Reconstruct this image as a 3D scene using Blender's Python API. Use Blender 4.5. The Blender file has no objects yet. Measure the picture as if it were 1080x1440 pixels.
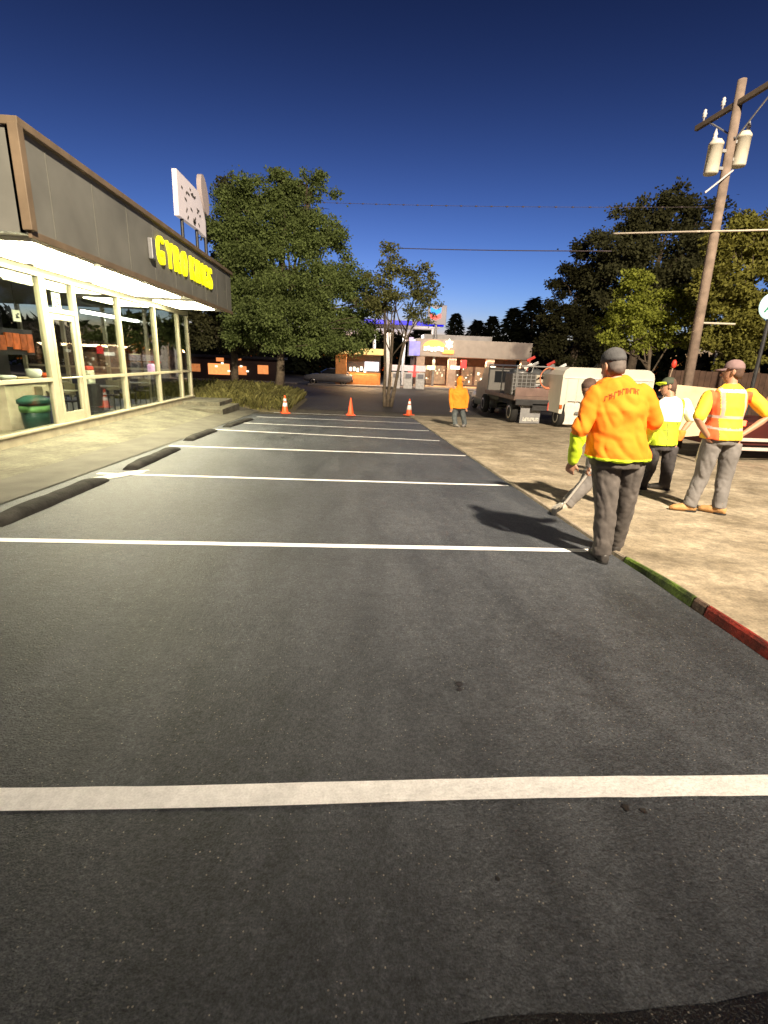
import bpy, bmesh, math, random
from mathutils import Vector, Matrix, noise
from mathutils.bvhtree import BVHTree
R = math.radians
rnd = random.Random(7)
scn = bpy.context.scene
COL = scn.collection

# ------------------------------------------------------------------ camera
FPX = 700.0
CP = Vector((0, 0, 1.5))
def cam_axes(vp=(497, 507), roll=2.3):
    r = R(roll); dx, dy = vp[0]-540, vp[1]-720
    ux = dx*math.cos(r)+dy*math.sin(r); uy = -dx*math.sin(r)+dy*math.cos(r)
    th = math.atan(-uy/FPX)
    yaw = -math.atan2(ux, FPX*math.cos(th)-uy*math.sin(th))
    fh = Vector((math.sin(yaw), math.cos(yaw), 0)); rt = Vector((math.cos(yaw), -math.sin(yaw), 0))
    f = fh*math.cos(th)+Vector((0, 0, -math.sin(th))); up = rt.cross(f)
    return f, rt*math.cos(r)+up*math.sin(r), up*math.cos(r)-rt*math.sin(r)
CF, CR, CU = cam_axes()
cd = bpy.data.cameras.new('camera'); cam = bpy.data.objects.new('camera', cd); COL.objects.link(cam)
cam.matrix_world = Matrix(((CR.x, CU.x, -CF.x, CP.x), (CR.y, CU.y, -CF.y, CP.y), (CR.z, CU.z, -CF.z, CP.z), (0, 0, 0, 1)))
cd.sensor_fit = 'VERTICAL'; cd.sensor_height = 36; cd.lens = 36*FPX/1440; cd.clip_start = .05; cd.clip_end = 3000
scn.camera = cam
SL = -0.0317                                     # the lot falls gently away from the viewer
YE = 22.5
def G(y): return SL*max(-12, min(y, YE))
def ray(x, y): return CF*FPX + CR*(x-540) - CU*(y-720)
def at(x, y, Y): d = ray(x, y); return CP + d*(Y/d.y)          # survey helpers: a sighted point at a known distance
def atx(x, y, X): d = ray(x, y); return CP + d*(X/d.x)
def lot(x, y, h=0): d = ray(x, y); return CP + d*((h-1.5)/(d.z-SL*d.y))

# ------------------------------------------------------------------ materials
MATS = {}
def M(name, col, rough=.7, var=.12, scale=6, bump=0, bscale=80, metal=0, spec=.4, emit=0, ecol=None, col2=None, detail=6, trans=0, island=0, grit=None):
    if name in MATS: return MATS[name]
    m = bpy.data.materials.new(name); m.use_nodes = True; nt = m.node_tree; n = nt.nodes; l = nt.links
    b = n['Principled BSDF']; b.inputs['Roughness'].default_value = rough; b.inputs['Metallic'].default_value = metal
    b.inputs['Specular IOR Level'].default_value = spec
    tc = n.new('ShaderNodeTexCoord'); nz = n.new('ShaderNodeTexNoise'); nz.inputs['Scale'].default_value = scale; nz.inputs['Detail'].default_value = detail
    l.new(tc.outputs['Object'], nz.inputs['Vector'])
    rp = n.new('ShaderNodeValToRGB'); c2 = col2 or [min(1, c*(1+var)) for c in col]
    rp.color_ramp.elements[0].position = .3; rp.color_ramp.elements[1].position = .7
    rp.color_ramp.elements[0].color = (*[c*(1-var) for c in col], 1); rp.color_ramp.elements[1].color = (*c2, 1)
    l.new(nz.outputs['Fac'], rp.inputs['Fac']); out = rp.outputs['Color']
    if island:
        g = n.new('ShaderNodeNewGeometry'); hs = n.new('ShaderNodeHueSaturation'); mr = n.new('ShaderNodeMapRange')
        mr.inputs['To Min'].default_value = 1-island; mr.inputs['To Max'].default_value = 1+island
        l.new(g.outputs['Random Per Island'], mr.inputs['Value']); l.new(mr.outputs['Result'], hs.inputs['Value']); l.new(out, hs.inputs['Color'])
        out = hs.outputs['Color']
    if grit: out = grain(nt, out, tc, grit)
    l.new(out, b.inputs['Base Color'])
    if trans:
        t = n.new('ShaderNodeBsdfTranslucent'); l.new(out, t.inputs['Color']); mx = n.new('ShaderNodeMixShader'); mx.inputs['Fac'].default_value = trans
        l.new(b.outputs[0], mx.inputs[1]); l.new(t.outputs[0], mx.inputs[2]); l.new(mx.outputs[0], n['Material Output'].inputs['Surface'])
    if bump:
        nb = n.new('ShaderNodeTexNoise'); nb.inputs['Scale'].default_value = bscale; nb.inputs['Detail'].default_value = 4
        l.new(tc.outputs['Object'], nb.inputs['Vector']); bp = n.new('ShaderNodeBump'); bp.inputs['Strength'].default_value = bump; bp.inputs['Distance'].default_value = .01
        l.new(nb.outputs['Fac'], bp.inputs['Height']); l.new(bp.outputs['Normal'], b.inputs['Normal'])
    if emit:
        b.inputs['Emission Color'].default_value = (*(ecol or col), 1); b.inputs['Emission Strength'].default_value = emit
    MATS[name] = m
    return m
def grain(nt, col, tc, levels):
    """multiplies a colour by grit of several sizes"""
    for sc, am in levels:
        t = nt.nodes.new('ShaderNodeTexNoise'); t.inputs['Scale'].default_value = sc; t.inputs['Detail'].default_value = 3; nt.links.new(tc.outputs['Object'], t.inputs['Vector'])
        r = nt.nodes.new('ShaderNodeMapRange'); r.inputs['From Min'].default_value = .3; r.inputs['From Max'].default_value = .7; r.inputs['To Min'].default_value = 1-am; r.inputs['To Max'].default_value = 1+am; nt.links.new(t.outputs['Fac'], r.inputs['Value'])
        h = nt.nodes.new('ShaderNodeHueSaturation'); nt.links.new(r.outputs['Result'], h.inputs['Value']); nt.links.new(col, h.inputs['Color']); col = h.outputs['Color']
    return col
def asphalt(name, dark, light, rough, stones):
    m = bpy.data.materials.new(name); m.use_nodes = True; nt = m.node_tree; n = nt.nodes; l = nt.links; b = n['Principled BSDF']
    tc = n.new('ShaderNodeTexCoord')
    def nz(sc, det, stretch=None):
        t = n.new('ShaderNodeTexNoise'); t.inputs['Scale'].default_value = sc; t.inputs['Detail'].default_value = det
        if stretch:
            mp = n.new('ShaderNodeMapping'); mp.inputs['Scale'].default_value = stretch; mp.inputs['Rotation'].default_value = (0, 0, R(-24))
            l.new(tc.outputs['Object'], mp.inputs['Vector']); l.new(mp.outputs['Vector'], t.inputs['Vector'])
        else: l.new(tc.outputs['Object'], t.inputs['Vector'])
        return t
    big = nz(.55, 5); streak = nz(2.2, 7, (1.6, .28, 1)); fine = nz(75, 5)
    mx = n.new('ShaderNodeMath'); mx.operation = 'MULTIPLY_ADD'; mx.inputs[1].default_value = .55; l.new(streak.outputs['Fac'], mx.inputs[0])
    m2 = n.new('ShaderNodeMath'); m2.operation = 'MULTIPLY'; m2.inputs[1].default_value = .45; l.new(big.outputs['Fac'], m2.inputs[0]); l.new(m2.outputs[0], mx.inputs[2])
    m3 = n.new('ShaderNodeMath'); m3.operation = 'MULTIPLY_ADD'; m3.inputs[1].default_value = .42; l.new(fine.outputs['Fac'], m3.inputs[0]); l.new(mx.outputs[0], m3.inputs[2])
    rp = n.new('ShaderNodeValToRGB'); rp.color_ramp.elements[0].position = .56; rp.color_ramp.elements[1].position = .80
    rp.color_ramp.elements[0].color = (*dark, 1); rp.color_ramp.elements[1].color = (*light, 1); l.new(m3.outputs[0], rp.inputs['Fac'])
    vo = n.new('ShaderNodeTexVoronoi'); vo.inputs['Scale'].default_value = 95; l.new(tc.outputs['Object'], vo.inputs['Vector'])
    # a few pale chips of stone show through the coating
    lt = n.new('ShaderNodeMath'); lt.operation = 'LESS_THAN'; lt.inputs[1].default_value = .28; l.new(vo.outputs['Distance'], lt.inputs[0])
    sep = n.new('ShaderNodeSeparateColor'); l.new(vo.outputs['Color'], sep.inputs[0])
    gt = n.new('ShaderNodeMath'); gt.operation = 'GREATER_THAN'; gt.inputs[1].default_value = 1-stones; l.new(sep.outputs[0], gt.inputs[0])
    an = n.new('ShaderNodeMath'); an.operation = 'MULTIPLY'; l.new(lt.outputs[0], an.inputs[0]); l.new(gt.outputs[0], an.inputs[1])
    mc = n.new('ShaderNodeMix'); mc.data_type = 'RGBA'; l.new(an.outputs[0], mc.inputs['Factor']); l.new(rp.outputs['Color'], mc.inputs['A']); mc.inputs['B'].default_value = (.24, .22, .19, 1)
    l.new(grain(nt, mc.outputs['Result'], tc, ((170, .42), (52, .30), (11, .16))), b.inputs['Base Color'])
    rr = n.new('ShaderNodeMapRange'); rr.inputs['To Min'].default_value = rough-.1; rr.inputs['To Max'].default_value = rough+.12; l.new(streak.outputs['Fac'], rr.inputs['Value']); l.new(rr.outputs['Result'], b.inputs['Roughness'])
    b.inputs['Specular IOR Level'].default_value = .38
    bp1 = n.new('ShaderNodeBump'); bp1.inputs['Strength'].default_value = 1.0; bp1.inputs['Distance'].default_value = .006
    cr = nz(120, 3); l.new(cr.outputs['Fac'], bp1.inputs['Height'])
    bp2 = n.new('ShaderNodeBump'); bp2.inputs['Strength'].default_value = .45; bp2.inputs['Distance'].default_value = .012
    cr2 = nz(30, 5); l.new(cr2.outputs['Fac'], bp2.inputs['Height']); l.new(bp1.outputs['Normal'], bp2.inputs['Normal']); l.new(bp2.outputs['Normal'], b.inputs['Normal'])
    return m
def glass(name, tint=(.9, .95, .92), refl=.09):
    m = bpy.data.materials.new(name); m.use_nodes = True; nt = m.node_tree; n = nt.nodes; l = nt.links
    t = n.new('ShaderNodeBsdfTransparent'); t.inputs['Color'].default_value = (*tint, 1)
    g = n.new('ShaderNodeBsdfGlossy'); g.inputs['Roughness'].default_value = .02
    fr = n.new('ShaderNodeLayerWeight'); fr.inputs['Blend'].default_value = .10
    ad = n.new('ShaderNodeMath'); ad.operation = 'MULTIPLY_ADD'; ad.inputs[1].default_value = .55; ad.inputs[2].default_value = refl*.5; l.new(fr.outputs['Fresnel'], ad.inputs[0])
    mx = n.new('ShaderNodeMixShader'); l.new(ad.outputs[0], mx.inputs['Fac']); l.new(t.outputs[0], mx.inputs[1]); l.new(g.outputs[0], mx.inputs[2])
    l.new(mx.outputs[0], n['Material Output'].inputs['Surface'])
    return m

A_LOT = asphalt('sealed asphalt', (.034, .038, .044), (.072, .078, .088), .56, .06)
A_OLD = asphalt('old asphalt', (.05, .045, .036), (.09, .08, .06), .75, .15)
A_ROAD = asphalt('road asphalt', (.03, .028, .028), (.055, .05, .047), .7, .08)
A_SHADOW = asphalt('shadow black asphalt', (.004, .004, .004), (.010, .010, .010), .3, .10)  # near-black coat for the painted shadow sheet in the foreground
CONC = M('concrete', (.092, .086, .062), .9, .4, 1.5, .7, 50, detail=10, grit=((60, .2), (12, .2)))
CONC_D = M('concrete dark', (.07, .065, .052), .85, .25, 2.2, .4, 70)
PAD = M('dusty concrete', (.24, .195, .13), .95, .25, 1.6, 1.0, 14, detail=13, col2=(.40, .34, .25), grit=((60, .22), (14, .22), (4.5, .20)))
PAINT = M('line paint', (.88, .87, .86), .6, .08, 9, .7, 55, grit=((120, .10), (28, .07)))
BLACK = M('black rubber', (.018, .018, .018), .65, .3, 12, .4, 40)
WHITE = M('white metal', (.75, .74, .70), .45, .06, 3)
ALU = M('aluminium frame', (.42, .385, .28), .4, .08, 4, 0, metal=.35)
DARKM = M('dark metal', (.05, .05, .052), .5, .2, 8, metal=.4)
GREYM = M('grey metal', (.30, .30, .30), .45, .15, 6, metal=.5)
FASC = M('fascia panels', (.17, .17, .15), .6, .18, 1.2, .1, 20)
TRIM = M('tan trim', (.17, .125, .08), .6, .2, 3)
SOFF = M('white soffit', (.82, .81, .74), .6, .03, 3)
RED = M('red paint', (.45, .03, .02), .5, .2, 8)
ORANGE = M('orange plastic', (.85, .12, .03), .45, .08, 8)
WOOD = M('weathered wood', (.30, .215, .15), .85, .25, 5, .5, 30)
TAN = M('tan plywood', (.50, .40, .26), .75, .15, 3, .2, 25)
BARK = M('bark', (.13, .10, .07), .9, .35, 9, .8, 25)
GLASS = glass('window glass', (.93, .96, .94), .03)
GLASS_D = M('dark glass', (.02, .022, .025), .08, .1, 2, spec=.7)

# ------------------------------------------------------------------ mesh helpers
class MB:
    def __init__(s): s.bm = bmesh.new(); s.mi = 0
    def _f(s, vs):
        try:
            f = s.bm.faces.new(vs); f.material_index = s.mi; return f
        except ValueError: return None
    def box(s, c, d, rot=None, bev=0):
        c = Vector(c); hx, hy, hz = d[0]/2, d[1]/2, d[2]/2; b2 = bmesh.new(); bmesh.ops.create_cube(b2, size=1)
        for v in b2.verts: v.co = Vector((v.co.x*d[0], v.co.y*d[1], v.co.z*d[2]))
        if bev: bmesh.ops.bevel(b2, geom=list(b2.edges), offset=bev, segments=2, affect='EDGES', profile=.6)
        mt = (rot if rot else Matrix.Identity(3))
        mp = {v: s.bm.verts.new(mt @ v.co + c) for v in b2.verts}
        for f in b2.faces: s._f([mp[v] for v in f.verts])
        b2.free(); return s
    def loft(s, rings, cap=True, seg=14, dome=0):
        """rings: (centre, u vector, v vector)"""
        prev = None; first = last = None
        rs = []
        for c, u, v in rings:
            c = Vector(c); u = Vector(u); v = Vector(v)
            rs.append([s.bm.verts.new(c+u*math.cos(2*math.pi*k/seg)+v*math.sin(2*math.pi*k/seg)) for k in range(seg)])
        for a, b in zip(rs, rs[1:]):
            for k in range(seg): s._f([a[k], a[(k+1) % seg], b[(k+1) % seg], b[k]])
        if cap: s._f(rs[0][::-1]); s._f(rs[-1])
        return s
    def tube(s, pts, rad, seg=10, dome=False, flat=1.0, side=None):
        pts = [Vector(p) for p in pts]; rad = list(rad) if hasattr(rad, '__len__') else [rad]*len(pts)
        if dome:
            d0 = (pts[0]-pts[1]).normalized(); d1 = (pts[-1]-pts[-2]).normalized()
            pre = [(pts[0]+d0*rad[0]*a, rad[0]*b) for a, b in ((.98, .2), (.8, .6), (.45, .89))]
            post = [(pts[-1]+d1*rad[-1]*a, rad[-1]*b) for a, b in ((.45, .89), (.8, .6), (.98, .2))]
            P = [p for p, _ in pre]+pts+[p for p, _ in post]; Q = [q for _, q in pre]+rad+[q for _, q in post]
        else: P, Q = pts, rad
        rings = []; up = Vector(side) if side else None
        for i, p in enumerate(P):
            t = (P[min(i+1, len(P)-1)]-P[max(i-1, 0)]).normalized()
            if up is None: up = Vector((0, 0, 1)) if abs(t.z) < .9 else Vector((0, 1, 0))
            u = (up-t*up.dot(t)); u = u.normalized() if u.length > 1e-4 else Vector((1, 0, 0)); v = t.cross(u)
            if not side: up = u
            rings.append((p, u*Q[i], v*Q[i]*flat))
        return s.loft(rings, True, seg)
    def prism(s, poly, o, ux, uy, dep):
        """flat polygon (x, y) laid out on axes ux, uy at origin o, pushed by vector dep"""
        o = Vector(o); ux = Vector(ux); uy = Vector(uy); dep = Vector(dep)
        a = [s.bm.verts.new(o+ux*x+uy*y) for x, y in poly]; b = [s.bm.verts.new(o+ux*x+uy*y+dep) for x, y in poly]
        s._f(a); s._f(b[::-1]); n = len(a)
        for i in range(n): s._f([a[(i+1) % n], a[i], b[i], b[(i+1) % n]])
        return s
    def quad(s, *p): s._f([s.bm.verts.new(Vector(q)) for q in p]); return s
    def sphere(s, c, r, sc=(1, 1, 1), seg=12):
        c = Vector(c); rings = []
        for i in range(1, seg//2+2):
            pass
        n = seg//2
        rings = [(c+Vector((0, 0, r*sc[2]*math.cos(math.pi*i/n) if 0 < i < n else r*sc[2]*(1 if i == 0 else -1)*.995)), Vector((1, 0, 0))*r*sc[0]*max(.06, math.sin(math.pi*i/n)), Vector((0, -1, 0))*r*sc[1]*max(.06, math.sin(math.pi*i/n))) for i in range(n+1)]
        return s.loft(rings, True, seg)
    def lathe(s, prof, c=(0, 0, 0), seg=20, axis='Z'):
        c = Vector(c); ax = {'Z': (Vector((0, 0, 1)), Vector((1, 0, 0)), Vector((0, 1, 0))), 'X': (Vector((1, 0, 0)), Vector((0, 1, 0)), Vector((0, 0, 1))), 'Y': (Vector((0, 1, 0)), Vector((0, 0, 1)), Vector((1, 0, 0)))}[axis]
        return s.loft([(c+ax[0]*h, ax[1]*r, ax[2]*r) for r, h in prof], True, seg)
    def build(s, name, mats, parent=None, smooth=False, loc=None, rot=None):
        me = bpy.data.meshes.new(name); bmesh.ops.recalc_face_normals(s.bm, faces=list(s.bm.faces)); s.bm.to_mesh(me); s.bm.free()
        for m in (mats if isinstance(mats, (list, tuple)) else [mats]): me.materials.append(m)
        if smooth:
            for p in me.polygons: p.use_smooth = True
        o = bpy.data.objects.new(name, me); COL.objects.link(o)
        if parent: o.parent = parent
        if loc is not None: o.location = loc
        if rot is not None: o.rotation_euler = rot
        return o
def tag(o, label=None, cat=None, group=None, kind=None):
    for k, v in (('label', label), ('category', cat), ('group', group), ('kind', kind)):
        if v: o[k] = v
    return o
def thing(name, label, cat, loc=(0, 0, 0), rz=0, group=None):
    o = bpy.data.objects.new(name, None); COL.objects.link(o); o.location = loc; o.rotation_euler = (0, 0, rz); o.empty_display_size = .1
    return tag(o, label, cat, group)
def kids(o): return [c for c in bpy.data.objects if c.parent == o]
def dup(o, label=None, loc=None, rz=None, parent=None):
    c = o.copy(); COL.objects.link(c); c.parent = parent
    if label: c['label'] = label
    if loc is not None: c.location = loc
    if rz is not None: c.rotation_euler = (0, 0, rz)
    for k in kids(o): dup(k, parent=c)
    return c
def structure(o): o['kind'] = 'structure'; return o
def text_mesh(txt, size, ext, bold=0.0, sx=1.0):
    cu = bpy.data.curves.new('lettering', 'FONT'); cu.body = txt; cu.size = size; cu.extrude = ext; cu.offset = bold; cu.align_x = 'LEFT'
    o = bpy.data.objects.new('tmp', cu); COL.objects.link(o); dg = bpy.context.evaluated_depsgraph_get(); dg.update()
    me = bpy.data.meshes.new_from_object(o.evaluated_get(dg)); bpy.data.objects.remove(o); bpy.data.curves.remove(cu)
    for v in me.vertices: v.co.x *= sx
    return me
def strip(mb, xs, ys, z):
    """grid sheet following z(x, y)"""
    g = [[mb.bm.verts.new((x, y, z(x, y))) for x in xs] for y in ys]
    for j in range(len(ys)-1):
        for i in range(len(xs)-1): mb._f([g[j][i], g[j][i+1], g[j+1][i+1], g[j+1][i]])
def lin(a, b, n): return [a+(b-a)*i/n for i in range(n+1)]

# ------------------------------------------------------------------ ground
XL, XR, XB, XF = -3.85, 2.45, -6.25, -4.5      # lot edges, shop front, canopy front
YL = lot(590, 589).y
mb = MB(); strip(mb, [-68, -40, -20, -6.3, 2.4, 15, 40, 68], [-18, -12, 0, 10, YE, 60, 80, 108], lambda x, y: G(y)-.014)
structure(mb.build('ground', A_OLD))
mb = MB(); strip(mb, lin(XL, XR, 12), lin(-6, YL, 30), lambda x, y: G(y))
lotob = structure(mb.build('parking_lot', A_LOT))
mb = MB(); strip(mb, lin(-60, 60, 4), [YE+.8, 28, 34, 40, 45.5], lambda x, y: G(y)-.004)
structure(mb.build('road', A_ROAD))
mb = MB()
for a, b in ((-60, -5), (-4, 60)): mb.box(((a+b)/2, 46.5, G(46)+.05), (b-a-.01, 2, .16), bev=.02)
structure(mb.build('far_pavement', M('far pavement', (.20, .18, .17), .85, .2, 3)))
# kerb and pad to the right
def pad_h(y): return .028+.045*max(0, min(1, (4.3-y)/1.0))
mb = MB(); strip(mb, [XR+.02]+lin(XR+.3, 16, 20), lin(-6, YL+1.5, 60), lambda x, y: G(y)+pad_h(y)-.006*noise.noise((x*.6, y*.6, 0)))
structure(mb.build('pad', PAD))
def kerb(y0, y1, name, mat, parent=None):
    m = MB(); rows = []
    for y in lin(y0, y1, max(2, int((y1-y0)/.25))):
        h = pad_h(y)+.006; w = .018*noise.noise((y*1.3, 3, 0))
        rows.append([m.bm.verts.new(p) for p in ((XR-.012+w, y, G(y)-.01), (XR+w, y, G(y)+h*.75), (XR+.012+w, y, G(y)+h), (XR+.028+w, y, G(y)+h+.001), (XR+.028+w, y, G(y)-.01))])
    for a, b in zip(rows, rows[1:]):
        for k in range(4): m._f([a[k], a[k+1], b[k+1], b[k]])
    return m.build(name, mat, parent)
kb = structure(kerb(4.0, YL+1.5, 'kerb', M('kerb stone', (.30, .25, .19), .85, .25, 6, .4, 40)))
kerb(3.08, 3.98, 'painted_kerb', M('green kerb paint', (.03, .045, .018), .7, .4, 5, .6, 50, col2=(.16, .26, .03), detail=9, grit=((50, .4),)), kb)
kerb(2.95, 3.07, 'painted_kerb', M('bare kerb', (.12, .08, .06), .7, .5, 14, .5, 50), kb)
kerb(2.25, 2.94, 'painted_kerb', M('red kerb paint', (.07, .02, .016), .7, .4, 5, .6, 50, col2=(.42, .035, .02), detail=9, grit=((50, .35),)), kb)
kerb(-5, 2.24, 'painted_kerb', M('dimmed red kerb paint', (.10, .012, .010), .7, .5, 10, .5, 50), kb)  # darker red puts the falloff of the light into the near kerb's colour
# walkway to the left: level along the shop, falling to the lot edge
FZ = -.25
def wz(x, y):
    t = max(0, min(1, (x-XB)/(XL-XB))); return FZ*(1-t)+(G(y)+.012)*t
mb = MB(); strip(mb, lin(XB+.02, -4.72, 8), lin(3, 22, 24), wz); structure(mb.build('walkway', CONC))
mb = MB(); strip(mb, lin(-4.712, XL-.004, 5), lin(3, 22, 24), wz); structure(mb.build('path', CONC_D))
# joints sawn in the walkway
for y in (8.2, 11.4, 14.6):
    pass
# two broad concrete steps at the far end of the walkway
yA = lot(300, 585, .04).y
st = thing('concrete_steps', 'two low concrete steps at the far end of the shop walkway', 'steps', (0, 0, 0))
mb = MB(); mb.box((-5.35, yA+1.3, FZ-.22), (1.75, 2.6, .36), bev=.012); mb.build('step', CONC, st)
mb = MB(); mb.box((-5.62, yA+2.1, FZ+.03), (1.55, 2.0, .15), bev=.012); mb.build('step', CONC, st)

# painted stall lines
def painted_line(x0, y0, x1, y1, w, label, seed):
    m = MB(); n = max(6, int(abs(x1-x0)/.12)); r0 = random.Random(seed); a = []; dy = (y1-y0)
    for i in range(n+1):
        t = i/n; x = x0+(x1-x0)*t; y = y0+dy*t+.012*noise.noise((x*.7, seed, 0))
        wa = w/2+.004*noise.noise((x*5, seed, 1)); wb = w/2+.004*noise.noise((x*5, seed, 2))
        a.append((m.bm.verts.new((x, y-wa, G(y-wa)+.004)), m.bm.verts.new((x, y+wb, G(y+wb)+.004))))
    for p, q in zip(a, a[1:]): m._f([p[0], q[0], q[1], p[1]])
    return tag(m.build('painted_line', PAINT), label, 'painted line', 'white parking stall lines')
L = [((-60, 1125), (1140, 1103), 'broad white stall line nearest the viewer, right across the dark asphalt'),
     ((-120, 757), (838, 775), 'white stall line ending at the feet of the man in the orange shirt'),
     ((137, 666), (715, 683), 'white stall line starting at the gap between the two nearest wheel stops'),
     ((238, 627), (655, 641), 'white stall line just past the second wheel stop'),
     ((300, 604), (618, 620), 'fourth white stall line counting back from the row of cones'),
     ((334, 594.5), (603, 606), 'third white stall line counting back from the row of cones'),
     ((361, 586), (594, 595.5), 'second white stall line counting back from the row of cones'),
     ((385, 580), (585, 588), 'white stall line farthest away, just before the three cones')]
for i, (p, q, lb) in enumerate(L):
    a = lot(*p); b = lot(*q); w = .102 if i == 0 else .098
    if i > 0: pass
    painted_line(a.x, a.y, b.x, b.y, w, lb, i*7.3)
# spilled paint beside the third line and small stains, lying on the lot
def blotch(name, c, r, mat, seed, ax=1, parent=None, h=.006):
    m = MB(); ring = []; n = 26
    for k in range(n):
        a = 2*math.pi*k/n; q = r*(1+.55*noise.noise((math.cos(a)*1.6, math.sin(a)*1.6, seed)))
        x, y = c[0]+q*math.cos(a), c[1]+q*math.sin(a)*ax; ring.append(m.bm.verts.new((x, y, G(y)+h)))
    m._f(ring); return m.build(name, mat, parent)
p = lot(172, 668); 
m = MB(); ring = []
for k in range(30):
    a = 2*math.pi*k/30; q = 1+.5*noise.noise((math.cos(a)*2.2, math.sin(a)*2.2, 5)); x, y = p.x+.16*q*math.cos(a)+.18*q*math.sin(a), p.y+.38*q*math.sin(a); ring.append(m.bm.verts.new((x, y, G(y)+.008)))
m._f(ring); m.build('paint_splash', M('thin paint', (.55, .53, .46), .7, .4, 14, .4, 60), lotob)
STAIN = M('oil stain', (.030, .028, .026), .35, .4, 20, .3, 60)
for x, y, r in ((645, 963, .020), (646, 971, .012), (880, 1137, .012), (905, 1141, .010), (700, 1238, .006)):
    p = lot(x, y); blotch('stain', p, r, STAIN, x, 1.2, lotob, .0065)
# black sheet painted as the edge of a cast shadow under the viewer's feet
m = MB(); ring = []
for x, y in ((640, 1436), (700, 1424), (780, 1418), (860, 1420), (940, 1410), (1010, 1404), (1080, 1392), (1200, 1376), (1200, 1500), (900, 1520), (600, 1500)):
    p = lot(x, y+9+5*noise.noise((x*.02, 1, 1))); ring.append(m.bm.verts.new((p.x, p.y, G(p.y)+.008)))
m._f(ring); structure(m.build('shadow_patch', A_SHADOW))

# wheel stops
def wheel_stop(a, b, label):
    a = Vector(a); b = Vector(b); d = b-a; ln = d.length
    m = MB(); prof = [(-.14, -.01), (-.125, .045), (-.09, .09), (-.04, .11), (.04, .11), (.09, .09), (.125, .045), (.14, -.01)]
    n = 14; rows = []
    for i in range(n+1):
        t = i/n; e = min(1, .55+.45*min(t, 1-t)*9)
        rows.append([m.bm.verts.new((x*(.8+.2*e)*.9+.014*noise.noise((x*5, t*7, ln)), t*ln, z*e*.8+.012*noise.noise((x*6, t*12, ln*3))*(z > 0))) for x, z in prof])
    for r0, r1 in zip(rows, rows[1:]):
        for k in range(7): m._f([r0[k], r0[k+1], r1[k+1], r1[k]])
    m._f(rows[0]); m._f(rows[-1][::-1])
    o = m.build('wheel_stop', M('weathered black stop', (.028, .027, .024), .92, .5, 5, 1.0, 35, spec=.15), None, True)
    o.location = a; o.rotation_euler = (math.atan2(d.z, d.xy.length), 0, math.atan2(-d.x, d.y))
    return tag(o, label, 'wheel stop', 'black wheel stops along the walkway')
def ws(x0, y0, x1, y1, label):
    a = lot(x0, y0); b = lot(x1, y1); a.z = G(a.y); b.z = G(b.y); wheel_stop(a, b, label)
ws(-14, 741, 142, 676, 'black wheel stop nearest the viewer, at the left edge of the photo')
ws(182, 661, 246, 632, 'black wheel stop with a rounded end between two white stall lines')
ws(264, 620, 300, 606, 'short dark wheel stop beside the fourth white line on the shop side')
ws(318, 601, 352, 590, 'farthest dark wheel stop, in front of the concrete steps')

# ------------------------------------------------------------------ shop building
YN, YFAR = atx(30, 250, XF).y, atx(325, 415, XF).y
ZS, ZP = 3.02, atx(160, 262, XF).z-.15
sh = thing('restaurant', 'single storey restaurant with dark fascia, lit canopy and glass storefront on the left', 'restaurant', (0, 0, 0))
mb = MB(); mb.box((XF-.06, (YN+YFAR)/2, (ZS+ZP)/2), (.12, YFAR-YN, ZP-ZS)); mb.box(((XF-13)/2-.06, YN+.06, (ZS+ZP)/2), (13+XF, .12, ZP-ZS)); mb.box(((XF-13)/2-.06, YFAR-.06, (ZS+ZP)/2), (13+XF, .12, ZP-ZS))
mb.build('fascia', FASC, sh)
for k in range(9):
    yy = YN+(YFAR-YN)*(k+.5)/9; MB().box((XF+.003, yy, (ZS+ZP)/2), (.006, .014, ZP-ZS-.1)).build('panel_joint', M('fascia joints', (.14, .14, .12), .7, .1, 5), sh)
mb = MB(); mb.box((XF-.04, (YN+YFAR)/2, ZP+.05), (.24, YFAR-YN+.1, .1), bev=.01); mb.box(((XF-13)/2-.2, YN+.04, ZP+.048), (13+XF-.1, .24, .1), bev=.01); mb.build('parapet_cap', TRIM, sh)
mb = MB(); mb.box((XF+.02, YN-.01, (ZS+ZP)/2+.02), (.13, .13, ZP-ZS+.0), bev=.01); mb.build('corner_trim', TRIM, sh)
mb = MB(); mb.box((XF+.012, (YN+YFAR)/2, ZS-.02), (.05, YFAR-YN+.04, .10), bev=.008); mb.build('drip_edge', TRIM, sh)
mb = MB(); mb.box(((XF-.12-13)/2, (YN+YFAR)/2, ZS+.03), (13+XF-.14, YFAR-YN-.26, .05)); mb.build('soffit', SOFF, sh)
mb = MB(); mb.box(((XF-.12-13)/2, (YN+YFAR)/2, ZP-.25), (13+XF-.16, YFAR-YN-.26, .1)); mb.build('roof', M('roof felt', (.12, .12, .12), .9), sh)
YS, YT = YN+.25, atx(270, 564, XB).y
def post(y, w=.11, name='mullion', x=XB, z0=FZ, z1=ZS): 
    m = MB(); m.box((x, y, (z0+z1)/2), (.12, w, z1-z0), bev=.006); return m.build(name, ALU, sh)
pA, pA2, pB, pC, pD, pE = [atx(*q, XB).y for q in ((86, 606), (98, 607), (123, 594), (181, 587), (227, 576), (257.5, 567.5))]
posts = [YS, pA-.02, pB+.02, pC, pD, pE, YT]
for k, yy in enumerate(posts): post(yy, .2 if k == 1 else .13)
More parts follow.
